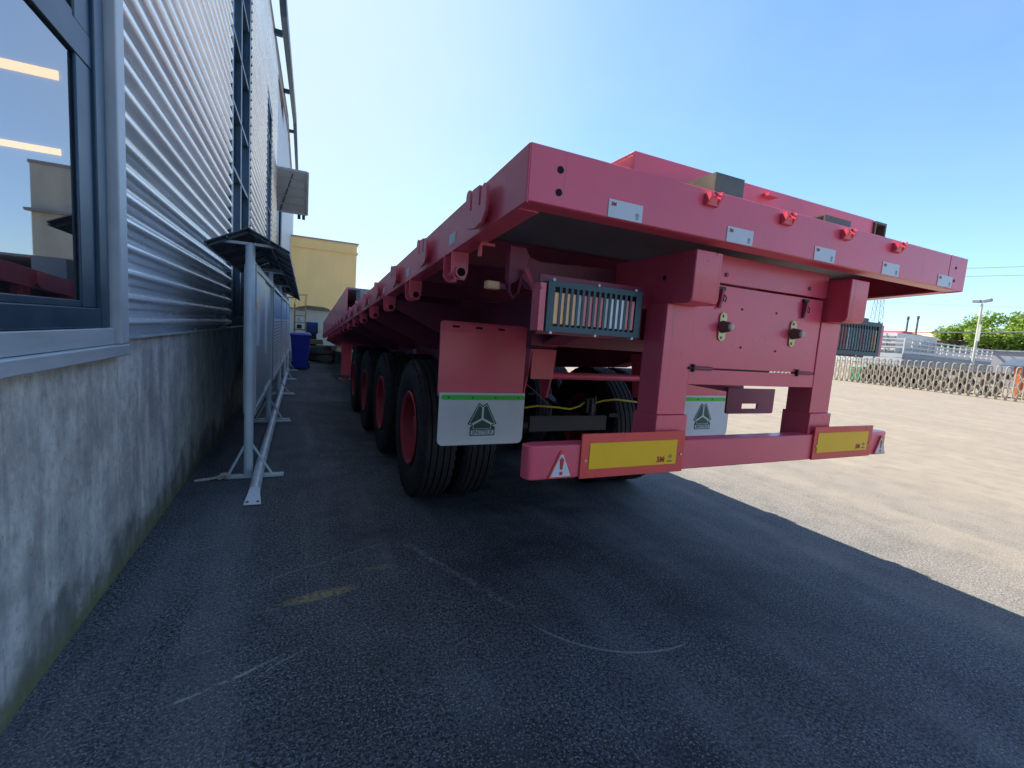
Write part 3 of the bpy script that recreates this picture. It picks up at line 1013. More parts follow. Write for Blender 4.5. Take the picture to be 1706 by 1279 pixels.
# rope hooks along both rails (three prongs, two slots)
hk = [(-.118, .0), (-.112, -.055), (-.075, -.088), (0, -.098), (.075, -.088), (.112, -.055), (.118, .0), (.118, .045), (.108, .062), (.090, .067), (.072, .060), (.064, .045), (.062, -.02), (.042, -.02), (.040, .055), (-.034, .055), (-.036, -.02), (-.056, -.02), (-.058, .03), (-.066, .044), (-.085, .05), (-.104, .044), (-.114, .03)]
src = None
for i in range(19):
    for side in (0, 1):
        if src is None:
            y0_, z0_ = 1.705, 1.925
            src = MB().prism([(XL-.034, y0_+a, z0_+b+sh(y0_)) for a, b in hk], (.012, 0, 0)).build("rope_hook", RED, T, bevel=.002)
            MB().box(XL-.022, XL-.0005, y0_-.05, y0_+.05, z0_-.06+sh(y0_), z0_-.045+sh(y0_)).box(XL-.022, XL-.0005, y0_-.012, y0_+.012, z0_-.044+sh(y0_), z0_+.0+sh(y0_)).build("hook_web", RED, src, smooth=False)
        else:
            o = inst(src, T, (0, .885*i, -K*.885*i))
            if side:
                o.scale = (-1, 1, 1)
# strap rollers under the left rail
src = None
for i in range(14):
    y0_ = 2.15+.93*i
    if src is None:
        s0 = sh(y0_)
        for dy_ in (-.075, .055):
            pts = [(XL+.075, y0_+dy_, 1.825+s0), (XL-.005, y0_+dy_, 1.825+s0), (XL-.005, y0_+dy_, 1.735+s0), (XL+.012, y0_+dy_, 1.700+s0), (XL+.06, y0_+dy_, 1.700+s0), (XL+.075, y0_+dy_, 1.735+s0)]
            if src is None:
                src = MB().prism(pts, (0, .010, 0)).build("strap_roller", RED, T, smooth=False)
            else:
                MB().prism(pts, (0, .010, 0)).build("roller_cheek", RED, src, smooth=False)
        MB().lathe([(.020, -.10), (.027, -.10), (.027, -.055), (.020, -.05), (.020, .06), (.036, .066), (.036, .08), (.0, .08)], (XL+.035, y0_, 1.732+s0), (0, 1, 0), 18).build("roller_tube", RED, src)
        MB().lathe([(0, 0), (.0195, 0)], (XL+.035, y0_-.097, 1.732+s0), (0, 1, 0), 14).build("roller_bore", HOLE, src)
    else:
        inst(src, T, (0, .93*i, -K*.93*i))
MB().bar((XL+.055, 1.87, 1.785), (XL+.055, 1.87, 1.735), .012, .02, (0, 1, 0)).bar((XL+.055, 1.87, 1.788), (XL+.12, 1.87, 1.788), .012, .012).build("strap_hook", RED, T, smooth=False)
# tie-down lock hanging from the cross beam, and the amber side lamp
lk = MB().prism([(.80, 1.855, 1.80), (.80, 1.855, 1.66), (.812, 1.855, 1.632), (.845, 1.855, 1.650), (.885, 1.855, 1.70), (.90, 1.855, 1.76), (.875, 1.855, 1.80)], (0, .045, 0)).build("lock_bracket", RED2, T, bevel=.004)
MB().tube([(.80, 1.84, 1.66), (.803, 1.84, 1.60), (.822, 1.84, 1.575), (.846, 1.84, 1.60), (.855, 1.84, 1.665)], .006, 8).build("lock_loop", RED2, lk)
MB().tube([(.865, 1.82, 1.70), (.905, 1.80, 1.615)], .014, 12).build("lock_handle", RED, lk)
sl = MB().box(.705, .765, 1.855, 1.90, 1.604, 1.640).build("side_marker_lamp", AMBER, T, bevel=.006)
MB().box(.7655, .80, 1.865, 1.90, 1.61, 1.634).build("lamp_bracket", RED2, sl, smooth=False)
# combination lamps behind slotted guards
lens_cols = [AMBER]*4+[LENSG]+[LENSR]*4+[LENSG]+[LENSW]*3+[LENSR]*2
for side in (0, 1):
    gx0, gx1 = (.848, 1.302) if side == 0 else (XC*2-1.302, XC*2-.848)
    z0_, z1_ = 1.437, 1.632
    g_ = MB()
    ny_ = 1.570
    n = 15
    pad = .030
    pitch = (gx1-gx0-2*pad)/n
    g_.box(gx0, gx1, ny_, ny_+.002, z1_-.022, z1_).box(gx0, gx1, ny_, ny_+.002, z0_, z0_+.022)
    g_.box(gx0, gx0+pad, ny_, ny_+.002, z0_+.022, z1_-.022).box(gx1-pad, gx1, ny_, ny_+.002, z0_+.022, z1_-.022)
    for i in range(n-1):
        xb = gx0+pad+pitch*(i+1)
        g_.box(xb-.0055, xb+.0055, ny_, ny_+.002, z0_+.022, z1_-.022)
    # returns of the guard
    g_.box(gx0, gx0+.005, ny_+.0021, ny_+.07, z0_, z1_).box(gx1-.005, gx1, ny_+.0021, ny_+.07, z0_, z1_)
    gd = g_.build("lamp_guard", TEAL, T, smooth=False)
    cols = lens_cols if side == 0 else lens_cols[::-1]
    for (ia, ib) in ((0, 4), (4, 5), (5, 9), (9, 10), (10, 13), (13, 15)):
        c_ = cols[ia]
        MB().box(gx0+pad+pitch*ia, gx0+pad+pitch*ib-.002, ny_+.004, ny_+.055, z0_+.03, z1_-.042).build("lamp_lens", c_, gd, bevel=.003)
    MB().box(gx0+.01, gx1-.01, ny_+.056, ny_+.064, z0_+.01, z1_-.008).build("lamp_back", BLACK, gd, smooth=False)
    for bx in (gx0+.02, (gx0+gx1)/2, gx1-.04):
        for bz in (z0_-.004, z1_+.003):
            MB().lathe([(.006, 0), (.006, .006), (0, .007)], (bx, ny_-.001, bz), (0, -1, 0), 8).build("bolt_head", WHITE_STK, gd)
    mx = gx0-.034 if side == 0 else gx1+.006
    MB().box(mx, mx+.028, ny_+.005, ny_+.017, z0_, z1_-.01).box(mx, mx+.006, ny_+.018, ny_+.07, z0_, z1_-.01).build("lamp_bracket", RED, gd, bevel=.002)
    MB().box(min(gx0, 1.35) if side == 0 else gx0-.08, gx1+.07 if side == 0 else gx1, ny_+.075, ny_+.085, z0_-.01, z1_+.03).build("lamp_mount", RED2, gd, smooth=False)
# mud flaps: red plate, white rubber sheet, green strip, emblem
for side in (0, 1):
    fx0, fx1 = (.735, 1.305) if side == 0 else (XC*2-1.305, XC*2-.735)
    yf = 2.66
    fp = MB().prism(poly_y(rrect(fx0, fx1, 1.02, 1.474, .02, 4, (0, 0, 1, 1)), yf), (0, .012, 0)).build("mud_flap", RED, T, bevel=.002)
    MB().box(fx0+.02, fx1-.004, yf-.006, yf-.0005, 1.415, 1.466).build("flap_clamp", RED, fp, bevel=.002)
    for k in (.16, .42, .68):
        sx = fx0+(fx1-fx0)*k
        MB().box(sx-.022, sx+.022, yf-.0075, yf-.0062, 1.436, 1.449).build("slot", HOLE, fp, smooth=False)
    MB().prism(poly_y(rrect(fx0+.01, fx1+.012, .712, 1.042, .035, 5, (1, 1, 0, 0)), yf-.010), (0, .008, 0)).build("rubber_sheet", WHITE_RUB, fp, smooth=False)
    MB().prism(poly_y(rrect(fx0+.022, fx1+.008, .998, 1.028, .012, 4), yf-.014), (0, .0038, 0)).build("green_strip", GREEN_STRIP, fp, smooth=False)
    for k in (.08, .35, .62, .9):
        sx = fx0+.022+(fx1-fx0)*k
        MB().lathe([(.006, 0), (.006, .002), (0, .003)], (sx, yf-.0142, 1.013), (0, -1, 0), 8).build("rivet", GREEN_INK, fp)
    ec, ez, q = (fx0+fx1)/2+.01, .865, .00098
    P = lambda pts: [(ec+(a-1050)*q, ez+(615-b)*q) for a, b in pts]
    outer = [(1022, 498), (1050, 517), (1077, 498), (1150, 636), (1118, 646), (1140, 656), (1140, 713), (968, 713), (968, 656), (982, 646), (950, 636)]
    inner = [(1024, 508), (1050, 527), (1075, 508), (1138, 632), (1112, 641), (1112, 668), (988, 668), (988, 641), (962, 632)]
    em = MB().prism(poly_y(P(outer), yf-.0120), (0, .0015, 0)).build("emblem", GREEN_INK, fp, smooth=False)
    MB().prism(poly_y(P(inner), yf-.0128), (0, .0007, 0)).prism(poly_y(P([(976, 676), (1132, 676), (1132, 705), (976, 705)]), yf-.0128), (0, .0007, 0)).build("emblem_ground", WHITE_RUB, fp, smooth=False)
    lb = MB()
    for pts in ([(1025, 514), (1043, 528), (1043, 598), (974, 634), (968, 628)], [(1075, 514), (1057, 528), (1057, 598), (1126, 634), (1132, 628)], [(1050, 609), (1108, 640), (1108, 665), (992, 665), (992, 640)]):
        lb.prism(poly_y(P(pts), yf-.0136), (0, .0007, 0))
    lb.build("emblem_leaf", GREEN_INK, fp, smooth=False)
    lettering("SINOTRUK", .032, GREEN_INK, fp, (ec+4*q, yf-.0136, ez-75.5*q), squash=.90, bold=.0005)
# running gear
YA = [3.81, 5.39, 6.97, 8.56]
RT = .578


def tyre_mesh(parent):
    hw = .142
    pr = [(.315, -hw*.78), (.36, -hw*.92), (.43, -hw), (.50, -hw*.97), (.535, -hw*.90), (RT-.012, -hw*.84), (RT, -hw*.74)]
    for g0 in (-.078, -.028, .022, .072):
        pr += [(RT+.002, g0), (RT-.016, g0+.001), (RT-.016, g0+.011), (RT+.002, g0+.012)]
    pr += [(RT, hw*.74), (RT-.012, hw*.84), (.535, hw*.90), (.50, hw*.97), (.43, hw), (.36, hw*.92), (.315, hw*.78)]
    t_ = MB().lathe(pr, (0, 0, 0), (1, 0, 0), 56)
    # shoulder lugs
    for s_ in (-1, 1):
        for k in range(44):
            a = 2*pi*k/44
            c_, d_ = cos(a), sin(a)
            vs_ = []
            for (x_, r_) in ((.104, RT-.01), (.128, RT-.022), (.128, RT-.055), (.104, RT+.003)):
                for da in (-.035, .035):
                    vs_.append((s_*x_*1.0 if x_ < .12 else s_*(x_+.004), r_*cos(a+da), r_*sin(a+da)))
            t_.add(vs_, [(0, 1, 3, 2), (2, 3, 5, 4), (4, 5, 7, 6), (6, 7, 1, 0), (0, 2, 4, 6), (1, 7, 5, 3)])
    return t_


def rim_mesh():
    # outer side is -X: deep dish with a flange
    pr = [(.316, .10), (.30, -.02), (.296, -.112), (.312, -.128), (.305, -.136), (.285, -.130), (.272, -.118), (.262, -.02), (.245, .035), (.18, .05), (.165, .03), (.12, .02), (.105, -.03), (.095, -.075), (.0, -.085)]
    return MB().lathe(pr, (0, 0, 0), (1, 0, 0), 40)


wheel_src = None
for yi, ya in enumerate(YA):
    zc = gz(1.0, ya)+RT+.0015
    for side in (-1, 1):
        for inner in (0, 1):
            xw = XC+side*((XC-.80)-.142-.325*inner)
            loc = Vector((xw, ya, zc))
            if wheel_src is None:
                w_ = bpy.data.objects.new("wheel", None)
                col.objects.link(w_)
                w_.parent = T
                w_.location = loc-Vector(T.location)
                tyre_mesh(None).build("tyre", RUBBER, w_, rel=False)
                rim_mesh().build("rim", REDRIM, w_, rel=False)
                nb = MB()
                for k in range(10):
                    a = 2*pi*k/10
                    nb.lathe([(.013, 0), (.013, .03), (0, .032)], (.045, .205*cos(a), .205*sin(a)), (-1, 0, 0), 6)
                nb.build("wheel_nut", STEEL, w_, rel=False)
                wheel_src = w_
            else:
                w_ = inst(wheel_src, T, loc-Vector(T.location))
            w_.rotation_euler = (random.uniform(0, 6), 0, 0 if side < 0 else pi)
            if inner:
                w_.rotation_euler = (random.uniform(0, 6), 0, pi if side < 0 else 0)
    MB().tube([(XC-.8, ya, zc), (XC+.8, ya, zc)], .075, 16).build("axle", BLACK, T)
    for s_ in (-1, 1):
        sx = XC+s_*.505
        pts = [(sx, ya-.60+1.2*k/8, zc+.21-.09*(1-((k-4)/4)**2)) for k in range(9)]
        sp_ = MB()
        for q in range(5):
            cut = q if q < 3 else 3
            sub = pts[max(0, q-1):9-max(0, q-1)]
            for a_, b_ in zip(sub[:-1], sub[1:]):
                sp_.bar((a_[0], a_[1], a_[2]-.016*q), (b_[0], b_[1], b_[2]-.016*q), .09, .0145)
        sp_.box(sx-.06, sx+.06, ya-.09, ya+.09, zc+.075, zc+.12)
        sp_.build("leaf_spring", BLACK, T, smooth=False)
        bc = MB().lathe([(0, 0), (.06, 0), (.082, .02), (.082, .07), (.07, .075), (.082, .08), (.082, .16), (.05, .185), (0, .185)], (XC+s_*.33, ya-.12, zc+.06), (0, -1, .25), 18).build("brake_chamber", BLACK, T)
        MB().tube([(XC+s_*.33, ya-.12, zc+.06), (XC+s_*.33, ya+.1, zc-.02)], .014, 8).build("push_rod", STEEL, bc)
for i, yh in enumerate((2.80, 4.60, 6.18, 7.76, 9.4)):
    zb_ = 1.34+sh(yh)+.08
    for s_ in (-1, 1):
        hx = XC+s_*.505
        dz = -.30-(.04 if i == 0 else 0)
        hg = MB()
        for dx in (-.098, .086):
            hg.prism([(hx+dx, yh-.10, zb_), (hx+dx, yh+.13, zb_), (hx+dx, yh+.06, zb_+dz), (hx+dx, yh-.02, zb_+dz), (hx+dx, yh-.08, zb_-.14)], (.012, 0, 0))
        hg.box(hx-.085, hx+.085, yh-.1, yh-.088, zb_-.20, zb_)
        hg.build("spring_hanger", RED, T, smooth=False)
    if i == 0:
        MB().tube([(XC-.405, yh-.03, 1.155), (XC+.405, yh-.03, 1.155)], .026, 14).build("hanger_tube", RED, T)
# yellow brake hoses and dark air tanks seen between the hangers
for pts in ([(1.25, 3.2, .83), (1.40, 3.18, .83), (1.50, 3.16, .85), (1.68, 3.15, .875), (1.85, 3.14, .865), (1.98, 3.14, .85), (2.08, 3.16, .872), (2.14, 3.18, .90)],
            [(2.22, 3.2, .88), (2.33, 3.18, .915), (2.46, 3.18, .925), (2.60, 3.2, .91), (2.78, 3.22, .89)]):
    MB().tube(pts, .008, 8).build("brake_hose", YHOSE, T)
MB().tube([(1.47, 3.05, 1.09), (1.62, 3.1, 1.0), (1.78, 3.14, .88)], .005, 6).build("air_line", BUF, T)
MB().lathe([(0, 0), (.09, .005), (.12, .03), (.12, .62), (.09, .645), (0, .65)], (1.64, 4.72, 1.02), (1, 0, 0), 22).build("air_tank", BLACK, T)
for vx in (1.40, 2.18):
    vb = MB()
    vb.box(vx-.04, vx+.05, 3.14, 3.22, .82, .93).tube([(vx, 3.13, .94), (vx, 3.13, .80)], .012, 8).tube([(vx+.03, 3.13, .96), (vx+.03, 3.13, .90)], .008, 8)
    vb.lathe([(.03, 0), (.03, .05), (.02, .06), (0, .06)], (vx+.01, 3.15, .82), (0, 0, -1), 12)
    vb.build("brake_valve", BLACK, T)
MB().box(1.60, 2.32, 3.10, 3.13, .68, .80).build("splash_plate", BLACK, T, smooth=False)
# hanging plate with a slot, right of centre, and the tube it hangs from
hp0, hp1, hz0, hz1 = 2.30, 2.715, 1.035, 1.19
pl = MB()
yv = 1.92
pl.prism(poly_y(rrect(hp0, hp1, hz0, hz0+.03, .014, 4, (1, 1, 0, 0)), yv), (0, .012, 0))
pl.box(hp0, hp0+.13, yv, yv+.012, hz0+.0301, hz0+.062).box(hp1-.145, hp1, yv, yv+.012, hz0+.0301, hz0+.062)
pl.box(hp0, hp1, yv, yv+.012, hz0+.0621, hz1)
pl.build("hanging_plate", RED2, T, smooth=False)
MB().tube([(1.95, 2.0, 1.245), (2.45, 1.97, 1.185)], .035, 14).build("hanging_tube", RED2, T)
# landing legs
for lx in (.99, 2.94):
    lg = MB().box(lx-.12, lx+.12, 12.35, 12.6, .10, 1.55+sh(12.4)).build("landing_leg", RED, T, bevel=.01)
    MB().box(lx-.07, lx+.07, 12.40, 12.55, -.01, .0995).build("inner_leg", STEEL, lg, smooth=False)
    MB().box(lx-.17, lx+.17, 12.3, 12.66, -.015, .012).build("foot", RED, lg, smooth=False)
# raised side boards and headboard at the front, bolster on the rear deck
for xa in (XL+.0, XR-.02):
    MB(S).box(xa, xa+.02, 8.05, YF, ZT-.001, ZT+.40).build("raised_side", RED, T, smooth=False)
MB(S).box(XL+.021, XR-.021, YF-.03, YF, ZT, ZT+.40).box(XL+.021, XR-.021, 8.05, YF-.031, ZT+.37, ZT+.399).build("raised_deck", DECK, T, smooth=False)
bo = MB().box(1.182, 2.822, 1.555, 1.567, ZT+.02, 2.176).box(1.182, 2.822, 1.5671, 1.92, 2.164, 2.176).box(1.182, 1.194, 1.5671, 1.92, ZT-.02, 2.1635).box(2.81, 2.822, 1.5671, 1.92, ZT-.02, 2.1635)
bo.box(1.13, 1.1815, 1.60, 1.9, ZT-.05, ZT-.008)
bo = bo.build("deck_bolster", RED, T, bevel=.002)
MB().box(2.823, 2.93, 1.545, 1.66, ZT-.012, ZT+.012).box(2.823, 2.93, 1.545, 1.557, ZT+.0121, ZT+.02).box(2.823, 2.835, 1.545, 1.66, ZT+.021, 2.17).box(2.918, 2.93, 1.545, 1.66, ZT+.0121, 2.17).box(2.8351, 2.9179, 1.545, 1.66, 2.158, 2.17).build("lock_box", STEEL, bo, smooth=False)
for bx in (1.33, 1.86):
    bk = MB().box(bx, bx+.14, 1.50, 1.554, ZT-.005, ZT+.03).prism([(bx, 1.51, ZT+.031), (bx+.10, 1.51, ZT+.031), (bx+.07, 1.51, ZT+.075), (bx+.02, 1.51, ZT+.085)], (0, .03, 0))
    bk.build("bolster_foot", RED, bo, smooth=False)
MB().box(1.93, 2.0, 1.52, 1.554, 2.135, 2.147).build("bolster_tab", RED, bo, smooth=False)

# loose pieces lying on the deck (each a thing of its own)
zt = ZT-.005
m_ = MB()
for (a, b, c_, d_) in ((1.402, 1.556, zt, zt+.005), (1.402, 1.556, zt+.075, zt+.08)):
    m_.box(a, b, YR+.014, YR+.20, c_, d_)
m_.box(1.402, 1.407, YR+.0145, YR+.20, zt+.0051, zt+.0749).box(1.551, 1.556, YR+.0145, YR+.20, zt+.0051, zt+.0749).box(1.4071, 1.5509, YR+.0145, YR+.02, zt+.0051, zt+.0749)
o = m_.build("steel_block", STEEL, None, smooth=False)
tag(o, "grey-brown square steel block standing on the rear edge of the deck", "steel block")
m_ = MB().box(2.08, 2.27, YR+.02, YR+.10, zt, zt+.006).box(2.08, 2.27, YR+.02, YR+.026, zt+.0061, zt+.034).box(2.08, 2.27, YR+.02, YR+.10, zt+.0341, zt+.040)
o = m_.build("steel_channel", STEEL, None, smooth=False)
tag(o, "flat grey steel channel offcut lying near the right rear deck edge", "steel channel")
zq = ZT-.006+sh(7.2)
m_ = MB().box(.72, 1.02, 7.0, 7.012, zq+.001, zq+.27).box(.72, .732, 7.013, 7.6, zq+.001, zq+.27).box(1.008, 1.02, 7.013, 7.6, zq+.001, zq+.27).box(.7321, 1.0079, 7.013, 7.6, zq+.258, zq+.27)
o = m_.build("toolbox", GREYP, None, smooth=False)
tag(o, "blue-grey steel box standing on the left side of the deck far along the trailer", "box")

# ------------------------------------------------------------------ notice boards beside the wall
PY = [4.52, 6.97, 9.55, 12.0, 14.2]
BX = -.43
NB_LABEL = ["nearest notice board with a pale glazed panel under a dark gabled canopy",
            "second notice board from the camera with a blue header and white text sheet",
            "third notice board from the camera in the row beside the wall",
            "last notice board of the row just before the blue bin"]
for i in range(4):
    ya, yb = PY[i], PY[i+1]
    nb = thing("notice_board", (BX, ya, 0), NB_LABEL[i], "notice board", "notice boards along the workshop wall")
    for yp in ([ya] if i < 3 else [ya, yb]):
        MB().tube([(BX, yp, .02), (BX, yp, 2.02)], .037, 16).build("post", POSTM, nb)
        ft = MB().box(BX-.175, BX+.28, yp-.035, yp+.035, .002, .026).build("foot_plate", WHITEP, nb, bevel=.003)
        MB().box(BX-.20, BX+.26, yp+.13, yp+.18, .002, .024).build("foot_plate", WHITEP, nb, bevel=.003) if i else None
        for s_ in (-1, 1):
            MB().tube([(BX+s_*.02, yp, .31), (BX+(-.155 if s_ < 0 else .185), yp, .026)], .011, 8).build("brace", POSTM, nb)
    y0_, y1_ = ya+.04, yb-.04
    MB().tube([(BX, y0_, .50), (BX, y1_, .50)], .022, 10).tube([(BX, y0_, 1.90), (BX, y1_, 1.90)], .02, 10).build("rail", POSTM, nb)
    cab = MB()
    cab.box(BX-.05, BX+.045, y0_+.03, y1_-.03, .56, .60).box(BX-.05, BX+.045, y0_+.03, y1_-.03, 1.82, 1.86)
    cab.box(BX-.05, BX+.045, y0_+.03, y0_+.07, .601, 1.819).box(BX-.05, BX+.045, y1_-.07, y1_-.03, .601, 1.819)
    cab.box(BX-.052, BX-.04, y0_+.0301, y1_-.0301, .601, 1.819)
    cb = cab.build("display_case", ALU if i == 0 else POSTM, nb, smooth=False)
    if i == 0:
        MB().box(BX+.015, BX+.03, y0_+.071, y0_+1.18, .601, 1.819).build("sliding_panel", ALU, cb, smooth=False)
        MB().box(BX+.0, BX+.012, y0_+1.10, y1_-.071, .601, 1.819).build("sliding_panel", ALU, cb, smooth=False)
        MB().box(BX+.0302, BX+.032, y0_+.12, y0_+.55, 1.15, 1.72).build("notice_sheet", POSTER_WHITE, cb, smooth=False)
        MB().box(BX+.0122, BX+.014, y0_+1.3, y0_+1.75, 1.0, 1.7).build("notice_sheet", POSTER_WHITE, cb, smooth=False)
        MB().box(BX+.0322, BX+.034, y0_+.2, y0_+.34, 1.48, 1.60).build("notice_picture", YELREFL, cb, smooth=False)
        MB().box(BX+.046, BX+.05, y1_-.066, y1_-.034, .56, 1.86).build("case_edge", BLACK, cb, smooth=False)
    else:
        MB().box(BX+.02, BX+.026, y0_+.08, y1_-.08, 1.42, 1.80).build("poster_header", POSTER_BLUE, cb, smooth=False)
        ps = MB().box(BX+.02, BX+.026, y0_+.08, y1_-.08, .62, 1.418).build("poster_sheet", POSTER_WHITE, cb, smooth=False)
        ln = MB()
        for r_ in range(14):
            zz = 1.36-.05*r_
            yq = y0_+.2
            while yq < y1_-.3:
                wl = random.uniform(.12, .4)
                ln.box(BX+.0262, BX+.0268, yq, min(yq+wl, y1_-.2), zz, zz+.018)
                yq += wl+.06
        ln.build("printed_lines", GREY_INK, cb, smooth=False)
    # gabled canopy: two sheets on light cross arms
    ca, cbb = ya-.16, yb-.28
    HW, ZE, ZR = .305, 1.972, 2.125
    for s_ in (-1, 1):
        MB().prism([(BX, ca, ZR), (BX+s_*HW, ca, ZE), (BX+s_*HW, ca, ZE+.008), (BX, ca, ZR+.008)], (0, cbb-ca, 0)).build("canopy_sheet", CANOPY, nb, smooth=False)
        rb_ = MB()
        for k in range(5):
            yk = ca+.10+(cbb-ca-.2)*k/4
            rb_.bar((BX+s_*.01, yk, ZR-.014), (BX+s_*(HW-.01), yk, ZE-.012), .018, .018)
        rb_.bar((BX+s_*(HW-.01), ca+.01, ZE-.012), (BX+s_*(HW-.01), cbb-.01, ZE-.012), .016, .016)
        rb_.bar((BX+s_*.15, ca+.01, (ZE+ZR)/2-.012), (BX+s_*.15, cbb-.01, (ZE+ZR)/2-.012), .014, .014)
        rb_.build("canopy_rib", CANOPY, nb, smooth=False)
    for yk in (ya, yb-.34):
        MB().box(BX-.215, BX+.235, yk-.015, yk+.015, 2.012, 2.034).build("cross_arm", POSTM, nb, smooth=False)

# long pipe lying along the feet, with a flattened bolted end
pp = thing("fallen_pipe", (-.35, 3.75, 0), "long white steel pipe lying along the notice board feet with flattened bolted end", "pipe")
pts = [(-.335, 3.98, .055), (-.345, 4.6, .075), (-.365, 7.0, .080), (-.385, 10.0, .080), (-.41, 14.0, .075)]
MB().tube(pts, .042, 18).build("tube", PIPEM, pp)
fe = MB()
fe.add([(-.335-.036, 3.98, .045), (-.335+.036, 3.98, .045), (-.335+.036, 3.98, .078), (-.335-.036, 3.98, .078), (-.335-.06, 3.80, .006), (-.335+.06, 3.80, .006), (-.335+.06, 3.80, .016), (-.335-.06, 3.80, .016)],
       [(0, 1, 2, 3), (7, 6, 5, 4), (0, 4, 5, 1), (1, 5, 6, 2), (2, 6, 7, 3), (3, 7, 4, 0)])
fe = fe.build("flattened_end", PIPEM, pp, bevel=.004)
for s_ in (-1, 1):
    MB().lathe([(.011, 0), (.011, .010), (0, .012)], (-.335+s_*.035, 3.825, .018), (0, -.2, 1), 6).build("bolt", STEEL, fe)

# rope knotted on the nearest foot
rp_ = MB()
pts = []
for k in range(40):
    a = k*.62
    pts.append((-.615+.026*cos(a)+.0016*k-.02, 4.50+.03*sin(a*1.3), .03+.016*sin(a*.9+1)))
rp_.tube(pts, .010, 8)
rp_.tube([(-.63, 4.50, .03), (-.69, 4.48, .02), (-.75, 4.475, .013), (-.82, 4.465, .012)], .011, 8)
rp_.tube([(-.63, 4.52, .02), (-.70, 4.50, .013), (-.76, 4.50, .012), (-.80, 4.49, .012)], .009, 8)
o = rp_.build("rope", ROPE, None)
tag(o, "knotted beige rope tied to the foot of the nearest notice board", "rope")

# ------------------------------------------------------------------ blue wheelie bin
bn = thing("wheelie_bin", (-.10, 14.9, 0), "blue wheelie bin with closed lid standing past the notice boards", "bin")
b0, b1 = [(-.21, 14.66), (.21, 14.66), (.21, 15.12), (-.21, 15.12)], [(-.27, 14.58), (.27, 14.58), (.27, 15.24), (-.27, 15.24)]
cx_ = -.10
vs = [(cx_+a*.92, b, .03) for a, b in b0]+[(cx_+a, b, .98) for a, b in b1]
body = MB().add(vs, [(0, 1, 2, 3), (4, 7, 6, 5), (0, 4, 5, 1), (1, 5, 6, 2), (2, 6, 7, 3), (3, 7, 4, 0)]).build("body", BINBLUE, bn, bevel=.02)
MB().box(cx_-.29, cx_+.29, 14.56, 15.26, .975, 1.005).build("rim", BINBLUE, bn, bevel=.01)
MB().add([(cx_-.30, 14.54, 1.006), (cx_+.30, 14.54, 1.006), (cx_+.30, 15.28, 1.006), (cx_-.30, 15.28, 1.006), (cx_-.24, 14.62, 1.065), (cx_+.24, 14.62, 1.065), (cx_+.24, 15.2, 1.075), (cx_-.24, 15.2, 1.075)],
         [(3, 2, 1, 0), (4, 5, 6, 7), (0, 1, 5, 4), (1, 2, 6, 5), (2, 3, 7, 6), (3, 0, 4, 7)]).build("lid", BINBLUE, bn, bevel=.012)
for s_ in (-1, 1):
    MB().lathe([(0, -.025), (.1, -.025), (.1, .025), (0, .025)], (cx_+s_*.23, 15.2, .1), (1, 0, 0), 18).build("wheel", BLACK, bn)

# ------------------------------------------------------------------ far end of the alley
yb_ = thing("yellow_building", (1.0, 32, 0), "plain yellow rendered building with flat roof at the end of the alley", "building")
MB().box(-9, 2.98, 32, 44, -.3, 5.95).build("wall", YELLOW_WALL, yb_, smooth=False)
MB().box(-9.08, 3.06, 31.9, 44.1, 5.951, 6.04).build("string_course", YELLOW_WALL, yb_, smooth=False)
MB().box(-9, 2.98, 31.98, 44.0, 6.041, 6.55).build("parapet", YELLOW_WALL, yb_, smooth=False)
MB().box(-9.1, 3.08, 31.9, 44.1, 6.551, 6.63).build("roof_edge", FASCIA, yb_, smooth=False)
wl = thing("boundary_wall", (2, 23, 0), "low stained cream wall with tiled coping in front of the yellow building", "wall")
MB().box(-2, 9, 23, 23.25, -.3, 1.93).build("wall_panel", CREAM, wl, smooth=False)
cp_ = MB()
for k in range(44):
    x0 = -2+.25*k
    cp_.box(x0, x0+.235, 22.9, 23.35, 1.935, 1.985+.008*(k % 3))
cp_.build("coping_tiles", FASCIA, wl, smooth=False)
tag(cp_ and bpy.data.objects[-1] if False else wl, None)
sheetp = MB().prism([(-.35, 22.6, 2.02), (.10, 22.55, 2.12), (.75, 22.6, 2.10), (1.02, 22.7, 2.03), (1.02, 22.7, 1.99), (-.35, 22.6, 1.99)], (0, .5, 0)).build("tarpaulin", rough_paint("grey_green_tarp", (.16, .17, .12), .8, 0, .2, 3.), None, smooth=False)
tag(sheetp, "folded grey-green sheet lying on the cream boundary wall", "tarpaulin")
rk = thing("metal_rack", (-.2, 18, 0), "rusty tan metal rack with shelves standing behind the blue bin", "rack")
for (px, py) in ((-.34, 18.0), (.02, 18.0), (-.34, 18.8), (.02, 18.8)):
    MB().bar((px, py, 0), (px, py, 2.0), .045, .045).build("upright", TAN, rk, smooth=False)
mb = MB()
for zz in (.5, .8, 1.1, 1.35, 1.6, 1.8):
    mb.bar((-.34, 18.0, zz), (.02, 18.0, zz), .03, .035).bar((-.34, 18.8, zz), (.02, 18.8, zz), .03, .035).bar((-.34, 18.0, zz), (-.34, 18.8, zz), .03, .035).bar((.02, 18.0, zz), (.02, 18.8, zz), .03, .035)
mb.build("shelf_rail", TAN, rk, smooth=False)
mb = MB()
mb.tube([(.02, 18, 2.0), (.06, 18, 2.35), (-.30, 18, 2.35), (-.34, 18, 2.0)], .012, 6).tube([(-.02, 18, 2.0), (.02, 18, 2.35)], .01, 6).tube([(.02, 18.8, 2.0), (.06, 18.8, 2.35), (-.3, 18.8, 2.35)], .012, 6)
mb.build("top_hoop", TAN, rk)
